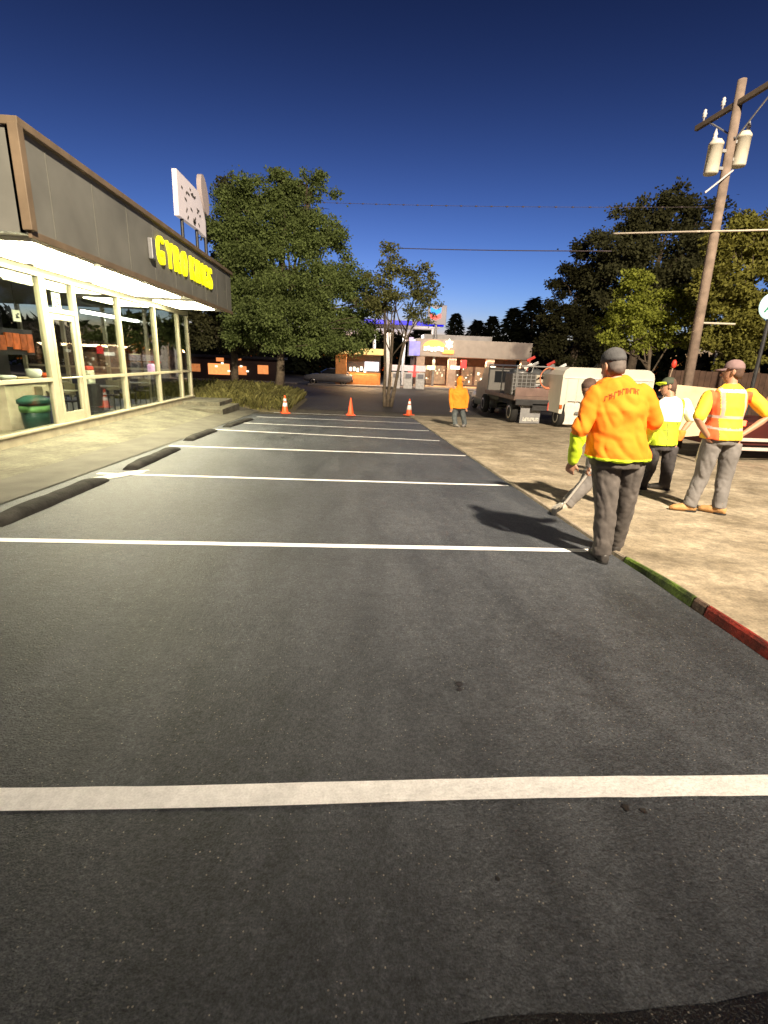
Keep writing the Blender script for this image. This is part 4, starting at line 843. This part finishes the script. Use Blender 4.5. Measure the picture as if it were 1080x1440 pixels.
# ------------------------------------------------------------------ people
SKIN = M('skin', (.42, .22, .14), .55, .08, 10); SKIND = M('skin tan', (.26, .13, .08), .55, .1, 10)
def solid(mb, vox, name, mats, parent, fold=0, fscale=9, smooth=5, colour=None):
    me = bpy.data.meshes.new('t'); bmesh.ops.recalc_face_normals(mb.bm, faces=list(mb.bm.faces)); mb.bm.to_mesh(me); mb.bm.free(); o = bpy.data.objects.new('t', me); COL.objects.link(o)
    md = o.modifiers.new('r', 'REMESH'); md.mode = 'VOXEL'; md.voxel_size = vox; sm = o.modifiers.new('s', 'SMOOTH'); sm.factor = .5; sm.iterations = smooth
    dg = bpy.context.evaluated_depsgraph_get(); dg.update(); m2 = bpy.data.meshes.new_from_object(o.evaluated_get(dg)); bpy.data.objects.remove(o); bpy.data.meshes.remove(me)
    m2.name = name; m2.materials.clear()
    for m in mats: m2.materials.append(m)
    if fold:
        ns = [v.normal.copy() for v in m2.vertices]
        for v, n in zip(m2.vertices, ns):
            p = v.co; q = Vector((p.x*1.1+p.z*.55, p.y*1.1, p.z*.8-p.x*.5))*fscale
            v.co = p+n*fold*(.5+.28*noise.noise(Vector((q.x*2.6+q.z*1.5, q.y*2.6, q.z*2.2)))+noise.noise(q)*.7-.55*max(0, .2-abs(noise.noise(Vector((q.x*.9, q.y*.9, q.z*.45))+Vector((5, 1, 2)))))/.2)
    for p in m2.polygons:
        p.use_smooth = True; p.material_index = 0
        if colour: p.material_index = colour(p.center, p.normal)
    ob = bpy.data.objects.new(name, m2); COL.objects.link(ob); ob.parent = parent
    return ob
def hand(mb, w, d, n, s, curl=.5, k=1.0):
    """wrist, pointing direction, palm-side normal, thumb side, finger curl"""
    d = d.normalized(); n = (n-d*n.dot(d)).normalized(); l = d.cross(n)*s
    kn = w+d*.092*k
    mb.loft([(w-d*.01, l*.026*k, n*.019*k), (w+d*.03*k, l*.036*k, n*.018*k), (w+d*.07*k, l*.043*k, n*.016*k), (kn, l*.042*k, n*.013*k)], True, 12)
    for i, (off, ln) in enumerate(((.031, .070), (.011, .080), (-.010, .075), (-.030, .058))):
        p = kn+l*off*k-d*.008; pts = [p]; a = 0
        for seg, f in enumerate((.45, .32, .25)):
            a += curl*(.7+.35*seg)+.06*i; p = p+(d*math.cos(a)+n*math.sin(a))*ln*f*k; pts.append(p)
        mb.tube(pts, [.0095*k, .009*k, .0082*k, .0068*k], 8, True)
    b = w+d*.028*k+l*.034*k; t1 = b+(d*.62+l*.62+n*.25).normalized()*.034*k; t2 = t1+(d*.85+l*.15+n*.45).normalized()*.030*k
    mb.tube([w+d*.015*k+l*.02*k, b, t1, t2], [.014*k, .0125*k, .0105*k, .0085*k], 8, True)
def person(label, Y0, foot, J, face, look, st):
    root = lot(*foot); root.y = Y0; gz = st['gz'](root); root.z = gz
    t = thing('person', label, 'person', root)
    j = {k: at(v[0], v[1], Y0+(v[2] if len(v) > 2 else 0))-root for k, v in J.items()}
    face = Vector(face).normalized(); look = Vector(look).normalized(); k = st.get('k', 1.0); fat = st.get('fat', 1.0); loose = st.get('loose', .02)
    for s in 'LR': j['an'+s].z = G(root.y+j['an'+s].y)+st.get('rise', 0)-gz+.105
    lat = (j['shR']-j['shL']).normalized(); fw = Vector((0, 0, 1)).cross(lat).normalized()
    if fw.dot(face) < 0: fw = -fw
    hl = (j['hipR']-j['hipL']); hl.z = 0; hl = hl.normalized(); hf = Vector((0, 0, 1)).cross(hl); hf = hf if hf.dot(face) > 0 else -hf
    pel, ch, nk, hd = j['pel'], j['ch'], j['nk'], j['hd']
    hu = ((hd-nk).normalized()+Vector((0, 0, .8))).normalized(); hr = look.cross(hu).normalized(); hy = hu.cross(hr).normalized()
    def torso(m, e, low, flare=0, ex=0):
        up = (ch-pel).normalized()
        m.loft([(pel-Vector((0, 0, low)), hl*(.165*fat+e+flare+ex), hf*(.122*fat+e+flare*.8+ex)), (pel, hl*(.165*fat+e+flare*.7+ex), hf*(.122*fat+e+flare*.5+ex)), (pel.lerp(ch, .5), (hl+lat).normalized()*(.155*fat+e), fw*(.115*fat+e)), (ch, lat*(.172*fat+e), fw*(.118*fat+e)), (ch.lerp(nk, .5), lat*(.165*fat+e), fw*(.105+e)), (ch.lerp(nk, .8), lat*(.125+e), fw*(.085+e)), (nk, lat*(.06+e*.6), fw*(.06+e*.6))], True, 22)
    # body
    m = MB(); torso(m, 0, .10)
    m.tube([nk-Vector((0, 0, .04)), nk.lerp(hd, .35), hd-hu*.04], [.062, .055, .052], 14)
    m.loft([(hd+hu*z*k+hy*y*k, hr*a*k, hy*b*k) for z, y, a, b in ((-.118, .035, .022, .028), (-.10, .03, .045, .055), (-.06, .018, .062, .075), (-.01, .006, .072, .090), (.04, .0, .076, .097), (.08, -.004, .068, .086), (.11, -.006, .042, .055), (.122, -.006, .012, .016))], True, 18)
    m.tube([hd+hy*.085+hu*.015, hd+hy*.105-hu*.02, hd+hy*.118-hu*.038], [.010, .012, .014], 8, True)
    m.tube([hd+hy*.088-hu*.066-hr*.02, hd+hy*.094-hu*.066, hd+hy*.088-hu*.066+hr*.02], [.006, .008, .006], 8, True)
    for s in (-1, 1): m.loft([(hd+hr*s*.070-hu*.01-hy*.005, hy*.018, hu*.032), (hd+hr*s*.090-hu*.008-hy*.016, hy*.020, hu*.034)], True, 10)
    for s in 'LR':
        sh, el, wr = j['sh'+s], j['el'+s], j['wr'+s]
        m.tube([sh, sh.lerp(el, .5), el, el.lerp(wr, .35), wr], [.056*k, .050*k, .042*k, .040*k, .028*k], 12, True)
        hp, kn, an = j['hip'+s], j['kn'+s], j['an'+s]
        m.tube([hp, hp.lerp(kn, .5), kn, kn.lerp(an, .35), an], [.088*k, .075*k, .056*k, .056*k, .040*k], 14, True)
        hdn = Vector(st['hand'+s][0]); m_n = Vector(st['hand'+s][1]); hand(m, wr, hdn, m_n, (1 if s == 'L' else -1)*st['hand'+s][2] if len(st['hand'+s]) > 3 else (1 if s == 'L' else -1), st['hand'+s][2])
        tv = Vector(st['toe'+s]).normalized(); m.tube([an-tv*.05-Vector((0, 0, .05)), an+tv*.06-Vector((0, 0, .06)), an+tv*.17-Vector((0, 0, .075))], [.035, .032, .022], 10, True)
    body = solid(m, .0075, 'body', [st.get('skin', SKIN)], t, 0, smooth=3)
    for s in (-1, 1):
        MB().sphere(hd+hr*s*.030+hy*.086+hu*.012, .011, seg=8).build('eye', M('eye dark', (.03, .02, .015), .2), t, True)
    # trousers
    m = MB(); e = .018
    m.loft([(pel-Vector((0, 0, .11)), hl*(.15*fat+e), hf*(.12*fat+e)), (pel, hl*(.165*fat+e), hf*(.125*fat+e)), (pel+Vector((0, 0, .05)), hl*(.150*fat+e), hf*(.112*fat+e))], True, 20)
    for s in 'LR':
        hp, kn, an = j['hip'+s], j['kn'+s], j['an'+s]; b = st.get('baggy', 1.0)
        m.tube([hp+Vector((0, 0, .02)), hp.lerp(kn, .5), kn, kn.lerp(an, .5), an-Vector((0, 0, .035))], [.108*k*b, .098*k*b, .082*k*b, .080*k*b, .074*k*b], 16)
    solid(m, .011, 'trousers', [st['pants']], t, .012, 9, 4)
    # boots
    for s in 'LR':
        an = j['an'+s]; tv = Vector(st['toe'+s]).normalized(); sd = Vector((0, 0, 1)).cross(tv); g0 = an.z-.105; m = MB(); b = Vector((an.x, an.y, g0))
        m.loft([(b-tv*.085+Vector((0, 0, .045)), sd*.030, Vector((0, 0, .04))), (b-tv*.06+Vector((0, 0, .052)), sd*.042, Vector((0, 0, .052))), (b+tv*.03+Vector((0, 0, .058)), sd*.045, Vector((0, 0, .057))), (b+tv*.11+Vector((0, 0, .045)), sd*.052, Vector((0, 0, .044))), (b+tv*.18+Vector((0, 0, .036)), sd*.046, Vector((0, 0, .034))), (b+tv*.215+Vector((0, 0, .028)), sd*.022, Vector((0, 0, .018)))], True, 14)
        m.tube([b+Vector((0, 0, .05))-tv*.01, b+Vector((0, 0, .16))-tv*.005], [.050, .056], 14)
        bo = solid(m, .010, 'boot', [st['boots']], t, .003, 20, 3)
        MB().loft([(b-tv*.02+Vector((0, 0, z)), tv*.0+sd*.048, tv*.075) for z in (.002, .02)]+[], True, 14).build('heel', BLACK, bo)
    # upper garment
    m = MB(); torso(m, loose, st['hem'], st.get('flare', .02), .016)
    for s in 'LR':
        sh, el, wr = j['sh'+s], j['el'+s], j['wr'+s]; sl = st['sleeve']; q = (.066+loose*.5)*k
        if sl > .9: m.tube([sh, sh.lerp(el, .5), el, el.lerp(wr, .5), el.lerp(wr, .96)], [q, q*.93, q*.80, q*.72, q*.56], 14, True)
        else: m.tube([sh, sh.lerp(el, sl*.6), sh.lerp(el, sl*1.1)], [q, q*.97, q*.93], 14, True)
    if st.get('hood'):
        m.loft([(nk-Vector((0, 0, .03)), lat*.13, fw*.11), (hd-hu*.09-hy*.02, hr*.10, hy*.105), (hd-hy*.03, hr*.105, hy*.105), (hd+hu*.08-hy*.025, hr*.09, hy*.10), (hd+hu*.135-hy*.02, hr*.04, hy*.05)], True, 16)
    tor = solid(m, .0105, st['topname'], st['top'], t, st.get('fold', .014), 6.5, 5, (lambda c, n: st['colour'](c, n, j, lat, fw)) if 'colour' in st else None)
    # cap
    if st.get('cap'):
        m = MB(); cy = st.get('capyaw', 0); cf = (hy*math.cos(cy)+hr*math.sin(cy)); cr = cf.cross(hu)
        m.loft([(hd+hu*z*k-hy*.006, cr*a*k, cf*b*k) for z, a, b in ((.022, .086, .106), (.05, .087, .107), (.085, .079, .098), (.115, .058, .075), (.133, .030, .040), (.139, .008, .010))], True, 20); cp = m.build('cap', st['cap'], t, True)
        m = MB(); 
        up_ = st.get('brimtilt', -.1)
        g1 = [(hd+hu*.03*k+cr*.075*k*math.cos(a)+cf*(.075+.02*math.sin(a))*k) for a in [math.pi*i/10 for i in range(11)]]; g2 = [(hd+hu*(.03+up_*.10-.012*abs(math.cos(a)))*k+cr*.078*k*math.cos(a)+cf*(.085+.10*math.sin(a))*k) for a in [math.pi*i/10 for i in range(11)]]
        A_ = [m.bm.verts.new(p) for p in g1]; B_ = [m.bm.verts.new(p) for p in g2]; A2 = [m.bm.verts.new(p+hu*.007) for p in g1]; B2 = [m.bm.verts.new(p+hu*.007) for p in g2]
        for i in range(10): m._f([A_[i], A_[i+1], B_[i+1], B_[i]]); m._f([A2[i+1], A2[i], B2[i], B2[i+1]]); m._f([B_[i], B_[i+1], B2[i+1], B2[i]])
        m.build('brim', st.get('brim', st['cap']), cp, True)
    if st.get('hair'):
        m = MB(); m.loft([(hd+hu*z*k-hy*y*k, hr*a*k, hy*b*k) for z, y, a, b in ((-.075, .045, .055, .045), (-.03, .03, .075, .075), (.03, .012, .081, .098), (.085, .006, .073, .092), (.118, .004, .044, .058), (.128, .004, .01, .014))], True, 18)
        m.build('hair', st['hair'], t, True)
    return t, j, tor, (lat, fw, hl)
def on_surface(ob, pts, off=.004):
    """drop points on a garment along +Y from behind"""
    dg = bpy.context.evaluated_depsgraph_get(); bv = BVHTree.FromPolygons([v.co for v in ob.data.vertices], [p.vertices for p in ob.data.polygons]); out = []
    for p in pts:
        h = bv.ray_cast(Vector((p[0], p[1]-1.5, p[2])), Vector((0, 1, 0)))
        out.append((h[0]-Vector((0, off, 0))) if h[0] else None)
    return out
OR_C = M('orange cloth', (.88, .22, .010), .85, .03, 7, .2, 160); YG_C = M('hi vis yellow', (.62, .82, .03), .75, .06, 7, .15, 200); YE_C = M('vest yellow', (.92, .58, .04), .75, .06, 7); SIL = M('reflective tape', (.44, .36, .32), .35, .05, 8); OS_C = M('orange side panel', (.80, .13, .04), .8, .08, 7)
JEAN = M('grey jeans', (.105, .092, .085), .9, .35, 9, .3, 180); JEAND = M('dark trousers', (.055, .05, .052), .9, .3, 9, .3, 180); JEANB = M('blue grey jeans', (.10, .115, .12), .9, .3, 9, .3, 180); GREYT = M('work grey trousers', (.17, .16, .155), .9, .2, 7, .3, 180)
BOOTD = M('dark boot', (.05, .045, .042), .5, .3, 12); BOOTT = M('tan boot', (.42, .23, .09), .65, .25, 12, .3, 90); WHITEV = M('white reflective', (.92, .92, .86), .5, .03, 6)
# the man in orange
Y1 = lot(847, 789).y
def c1(c, n, j, lat, fw):
    d = (c-j['ch']).dot(lat); 
    if c.z < j['hemz']: return 1
    for s in 'LR':
        el, wr = j['el'+s], j['wr'+s]; ax = (wr-el); u = (c-el).dot(ax)/ax.length_squared
        if u > .12 and (c-(el+ax*min(1, max(0, u)))).length < .10 and abs(d) > .235: return 1
    return 0
ORANGE_J = dict(hd=(862, 514, .03), nk=(865, 531), ch=(868, 575), pel=(868, 636), shL=(838, 557), shR=(902, 553), elL=(816, 604, -.02), wrL=(805, 648, .06), elR=(918, 592, .02), wrR=(905, 618, .27), hipL=(852, 655), hipR=(886, 655), knL=(852, 715), knR=(877, 711, .10), anL=(847, 775), anR=(864, 764, .26))
hemz = (at(868, 644, Y1)-lot(847, 789)).z+.0
def person1():
    st = dict(gz=lambda r: G(r.y), fat=1.26, loose=.022, hem=.05, flare=.018, sleeve=1, handL=((-.05, .25, -1), (.5, .5, 0), .55), handR=((-.2, .8, -.4), (-.6, 0, -.6), .8), toeL=(.05, 1, 0), toeR=(.1, 1, 0), hair=M('grey hair', (.13, .11, .10), .8, .3, 30), pants=JEAN, boots=BOOTD, topname='shirt', top=[OR_C, YG_C], baggy=1.05, cap=M('grey cap', (.075, .075, .078), .9, .2, 20, .3, 90), fold=.024)
    st['colour'] = lambda c, n, j, lat, fw: c1(c, n, dict(j, hemz=j['pel'].z-.028), lat, fw)
    return person('man walking away in a loose orange shirt with yellow cuffs, grey cap and jeans', Y1, (847, 789), ORANGE_J, (0, 1, 0), (-.25, 1, -.15), st)
p1, j1, shirt1, ax1 = person1()
# printed arc of dark lettering across the shoulders of the shirt
m = MB(); org = p1.location
for i in range(13):
    u = i/12; x = 843+u*45; y = 556-9*math.sin(u*2.4+.2)*1.0-(u-.5)*6+2
    p = at(x, y, Y1)-org; s = .0095; hgt_ = .019
    rr_ = random.Random(i); strokes = [((-s, -hgt_), (-s, hgt_)), ((-s, hgt_), (s, hgt_*.9))] if i % 3 == 0 else ([((0, -hgt_), (0, hgt_)), ((-s, hgt_), (s, hgt_))] if i % 3 == 1 else [((-s, -hgt_), (-s, hgt_)), ((s, -hgt_), (s, hgt_)), ((-s, 0), (s, 0))])
    for (x0, z0), (x1, z1) in strokes:
        d = Vector((x1-x0, 0, z1-z0)).normalized(); nn = Vector((-d.z, 0, d.x))*.0034
        a_ = [Vector((p.x+x0, p.y, p.z+z0)), Vector((p.x+x1, p.y, p.z+z1))]
        q4 = on_surface(shirt1, [a_[0]-nn, a_[1]-nn, a_[1]+nn, a_[0]+nn])
        if all(q4): m.quad(*q4)
m.build('lettering', M('dark print', (.30, .075, .01), .8), shirt1)
# the vested man at the right, hands on hips
Y2 = lot(985, 723).y
def c2(c, n, j, lat, fw):
    d = (c-j['ch']).dot(lat); z = c.z
    zs = j['zs']
    if abs(d) < .25:
        if abs(z-zs[0]) < .018 and abs(d) < .14 and n.dot(fw) < 0: return 3
        if abs(z-zs[1]) < .014: return 1
        if abs(z-zs[2]-.25*d*d) < .014: return 1
        if abs(d) > .155 and z < zs[0]: return 2
        if .115 < abs(d) < .15 and z > zs[1] and n.dot(fw) < 0: return 1
    return 0
zs2 = [(at(1022, yy, Y2)-lot(985, 723)).z for yy in (553, 589, 606)]
st = dict(gz=lambda r: G(r.y)+.03, rise=.03, fat=1.12, loose=.02, hem=.05, flare=.015, sleeve=.75, handL=((.35, .35, -.7), (.7, 0, .2), .5), handR=((-.5, .3, -.6), (-.7, 0, .2), .5), toeL=(-.9, .3, 0), toeR=(-.55, .6, 0), pants=GREYT, boots=BOOTT, topname='vest', top=[YE_C, SIL, OS_C, WHITEV], cap=M('faded maroon cap', (.20, .13, .13), .85, .15, 20), capyaw=-.2, fold=.009, hair=M('short brown hair', (.09, .05, .035), .8, .3, 30), skin=SKIN)
st['colour'] = lambda c, n, j, lat, fw: c2(c, n, dict(j, zs=zs2), lat, fw)
person('man in yellow reflective vest with orange sides, hands on hips, tan boots and cap', Y2, (985, 723), dict(hd=(1031, 523, .02), nk=(1029, 540), ch=(1023, 572), pel=(1014, 611), shL=(997, 558, .02), shR=(1055, 555, .02), elL=(981, 590, -.1), wrL=(996, 614, -.06), elR=(1083, 585, -.10), wrR=(1044, 611, -.10), hipL=(1001, 625), hipR=(1029, 625), knL=(986, 672, .04), knR=(1018, 673), anL=(968, 714, .02), anR=(1009, 720, -.08)), (-.05, 1, 0), (-.75, .65, -.1), st)
# man in the bright vest, head bowed
Y3 = lot(921, 691).y
def c3(c, n, j, lat, fw):
    d = (c-j['ch']).dot(lat); z = c.z
    if abs(z-j['zs'][1]) < .010: return 2
    if z > j['zs'][0]: return 1 if (d < .14 or d > .19) else 0
    if abs(abs(d+.01)-.075) < .010: return 2
    return 0
zs3 = [(at(935, yy, Y3)-lot(921, 691)).z for yy in (594, 606)]
st = dict(gz=lambda r: G(r.y)+.03, rise=.03, fat=1.08, loose=.022, hem=.04, flare=.012, sleeve=.8, handL=((-.4, .4, -.6), (.5, .5, 0), .6), handR=((-.3, .1, -.9), (-.7, .3, 0), .7), toeL=(-.9, .2, 0), toeR=(-.75, .4, 0), pants=JEAND, boots=BOOTD, topname='vest', top=[YG_C, WHITEV, M('vest seam', (.22, .26, .03), .8)], cap=M('dark green cap', (.05, .06, .04), .8), brim=YG_C, capyaw=-.5, brimtilt=.35, fold=.010, hair=M('short brown hair', (.09, .05, .035), .8), skin=SKIN)
st['colour'] = lambda c, n, j, lat, fw: c3(c, n, dict(j, zs=zs3), lat, fw)
p3, j3, _, _ = person('man in lime vest with bright white back, bowing his head, behind the orange shirt', Y3, (921, 691), dict(hd=(940, 544, .06), nk=(943, 558), ch=(940, 583), pel=(930, 621), shL=(917, 571), shR=(963, 568), elL=(900, 598), wrL=(902, 618, .2), elR=(972, 590), wrR=(957, 610, -.04), hipL=(919, 630), hipR=(943, 630), knL=(913, 660, .05), knR=(938, 662), anL=(901, 685), anR=(932, 689)), (-.35, 1, 0), (-.9, .4, -.45), st)
gl = MB(); gl.loft([(j3['wrR']+Vector((0, -.02, .05)), Vector((.055, 0, 0)), Vector((0, .05, 0))), (j3['wrR']+Vector((-.005, -.02, -.02)), Vector((.06, 0, 0)), Vector((0, .055, 0))), (j3['wrR']+Vector((-.03, -.02, -.10)), Vector((.045, 0, 0)), Vector((0, .04, 0)))], True, 14)
solid(gl, .01, 'glove', [M('orange glove', (.85, .22, .03), .8)], p3, .006, 14)
# the hooded man far away
Y4 = lot(645, 601).y
st = dict(gz=lambda r: G(r.y)+.03, rise=.03, fat=1.22, loose=.035, hem=.06, flare=.03, sleeve=1, handL=((.05, -.1, -1), (.3, -.4, 0), .5), handR=((-.1, -.1, -1), (-.3, -.4, 0), .5), toeL=(-.4, -.8, 0), toeR=(.5, -.8, 0), pants=JEANB, boots=M('grey shoe', (.22, .21, .2), .7), topname='hoodie', top=[M('orange hoodie', (.85, .26, .02), .85, .1, 6)], hood=True, cap=M('tan cap', (.5, .24, .08), .8), fold=.014, skin=SKIN)
person('person in an orange hooded jacket and jeans standing on the pad far away', Y4, (645, 601), dict(hd=(648, 535, -.04), nk=(646, 545), ch=(644, 555), pel=(645, 571), shL=(654, 549, -.03), shR=(635, 549, .03), elL=(657, 560, -.05), wrL=(656, 573, -.12), elR=(634, 560), wrR=(635, 574, -.1), hipL=(650, 575), hipR=(640, 575), knL=(652, 588), knR=(639, 587, -.05), anL=(653, 600), anR=(640, 599, -.1)), (.2, -1, 0), (.75, -.55, -.1), st)
# the stooping man mostly hidden by the orange shirt
Y5 = lot(793, 717).y
st = dict(gz=lambda r: G(r.y), fat=1.0, loose=.02, hem=.04, sleeve=1, handL=((-.3, -.2, -.8), (.6, -.2, -.2), 1.0), handR=((-.5, -.1, -.6), (.3, -.4, -.3), 1.0), toeL=(-.9, -.3, 0), toeR=(-.7, -.6, 0), pants=GREYT, boots=M('pale work shoe', (.40, .36, .30), .7, .2, 10), topname='jacket', top=[M('faded grey jacket', (.20, .19, .18), .85)], hair=M('dark brown hair', (.07, .04, .03), .8, .3, 20, .5, 80), skin=SKIND)
p5, j5, _, _ = person('stooping dark haired worker in grey trousers half hidden behind the orange shirt', Y5, (793, 717), dict(hd=(829, 548, -.12), nk=(842, 566, -.02), ch=(852, 590, .02), pel=(856, 638, .1), shL=(842, 578, -.16), shR=(866, 574, .16), elL=(838, 615, -.24), wrL=(829, 656, -.16), elR=(858, 612, .1), wrR=(842, 640, -.02), hipL=(842, 650, .02), hipR=(866, 650, .16), knL=(822, 684, .0), knR=(862, 690, .12), anL=(797, 706, .0), anR=(868, 708, .16)), (-.8, -.5, 0), (-.75, -.55, -.3), st)
wA = j5['wrL']+p5.location+Vector((-.02, -.03, -.08)); wB = lot(783, 722); wB.z = G(wB.y)
wd = thing('squeegee', 'black bladed squeegee with a silver handle held beside the orange shirted man', 'squeegee', wB)
up_ = wA-wB; MB().tube([(0, 0, .05), up_*.3, up_, up_*1.35], [.014, .014, .014, .014], 10).build('handle', M('silver tube', (.62, .60, .56), .3, .05, 4, metal=.6), wd, True)
MB().box((0, 0, .045), (.30, .05, .08), Matrix.Rotation(.9, 3, 'Z'), .008).build('blade', BLACK, wd); MB().box((0, 0, .095), (.24, .035, .03), Matrix.Rotation(.9, 3, 'Z')).build('clamp', M('clamp', (.5, .48, .42), .4, metal=.5), wd)
# marker staff with a red tip beyond the bowed man
q = at(936, 560, 11.6); q2 = at(948, 512, 11.6); ms = thing('marker_staff', 'thin staff with a red tip standing behind the man in the lime vest', 'staff', (q.x-.25, 11.6, G(11.6)))
MB().tube([(0, 0, 0), q2-Vector((q.x-.25, 11.6, G(11.6)))], .014, 8).build('staff', WOOD, ms); MB().sphere(q2-Vector((q.x-.25, 11.6, G(11.6))), .07, (.8, .8, 1.4)).build('tip', M('red tip', (.7, .05, .03), .5), ms, True)

# ------------------------------------------------------------------ light
w = bpy.data.worlds.new('World'); scn.world = w; w.use_nodes = True; nt = w.node_tree
sky = nt.nodes.new('ShaderNodeTexSky'); sky.sky_type = 'NISHITA'; sky.sun_disc = False; sky.sun_elevation = R(-2); sky.sun_rotation = R(0); sky.air_density = 1.0; sky.dust_density = .6; sky.ozone_density = 4
bg = nt.nodes['Background']; nt.links.new(sky.outputs[0], bg.inputs['Color'])
# dusk: the afterglow lies low, the upper sky is already dark
wtc = nt.nodes.new('ShaderNodeTexCoord'); wsp = nt.nodes.new('ShaderNodeSeparateXYZ'); wpw = nt.nodes.new('ShaderNodeMath'); wpw.operation = 'POWER'; wpw.inputs[0].default_value = .0055; wml = nt.nodes.new('ShaderNodeMath'); wml.operation = 'MULTIPLY'; wml.inputs[1].default_value = 4.3
wmx = nt.nodes.new('ShaderNodeMath'); wmx.operation = 'MAXIMUM'; wmx.inputs[1].default_value = .02
nt.links.new(wtc.outputs['Generated'], wsp.inputs[0]); nt.links.new(wsp.outputs['Z'], wmx.inputs[0]); nt.links.new(wmx.outputs[0], wpw.inputs[1]); nt.links.new(wpw.outputs[0], wml.inputs[0]); nt.links.new(wml.outputs[0], bg.inputs['Strength'])
whs = nt.nodes.new('ShaderNodeHueSaturation'); whs.inputs['Saturation'].default_value = 1.0; whs.inputs['Value'].default_value = 1.0; nt.links.new(sky.outputs[0], whs.inputs['Color']); nt.links.new(whs.outputs['Color'], bg.inputs['Color'])
# tall lot lamp behind the viewer on the right: it throws every shadow in the picture forward
LP = Vector((6.2, -10.5, 16.0))
lp = thing('lamp_post', 'tall parking lot lamp post with a floodlight head behind the viewer', 'lamp post', (LP.x+.9, LP.y-.3, G(-6)))
MB().tube([(0, 0, 0), (0, 0, LP.z+.35)], [.11, .07]).build('pole', GREYM, lp, True); MB().box((-.5, .15, LP.z+.3), (1.0, .12, .1), Matrix.Rotation(-.3, 3, 'Z')).build('arm', GREYM, lp); MB().box((-.9, .3, LP.z+.35), (.45, .6, .16), bev=.03).build('lamp_head', GREYM, lp)
sl = bpy.data.lights.new('floodlight', 'SPOT'); sl.energy = 84000; sl.color = (1, .84, .63); sl.spot_size = R(75); sl.spot_blend = .6; sl.shadow_soft_size = .22
so = bpy.data.objects.new('floodlight', sl); COL.objects.link(so); so.location = LP; sl.shadow_soft_size = .55; so.rotation_euler = (Vector((1.6, 26, 2.2))-LP).to_track_quat('-Z', 'Y').to_euler()
# lamps over the road: station canopy, kiosk eave, mall eave
area('station_light', (5.5, 52.5, 4.2), (0, 0, 0), 6, 4, 900, (1, .95, .9)); area('eave_light', (11.5, 49.3, 1.9), (R(-20), 0, 0), 9, .5, 700, (1, .70, .42)); area('kiosk_light', (.6, 46.6, 1.7), (R(-25), 0, 0), 3.5, .5, 420, (1, .62, .3))
area('shopfront_fill', (11, 41, 7.5), (R(62), 0, 0), 1.5, .5, 760, (1, .82, .66)); area('shopfront_fill', (2.5, 40, 7.5), (R(60), 0, 0), 1.2, .5, 650, (1, .82, .66))  # unseen fill lights added to brighten the fronts across the road

v = scn.view_settings; v.view_transform = 'Standard'; v.look = 'None'; v.exposure = 0; v.gamma = 1
scn.cycles.use_denoising = True; scn.cycles.max_bounces = 6; scn.cycles.transparent_max_bounces = 12; scn.cycles.sample_clamp_indirect = 6
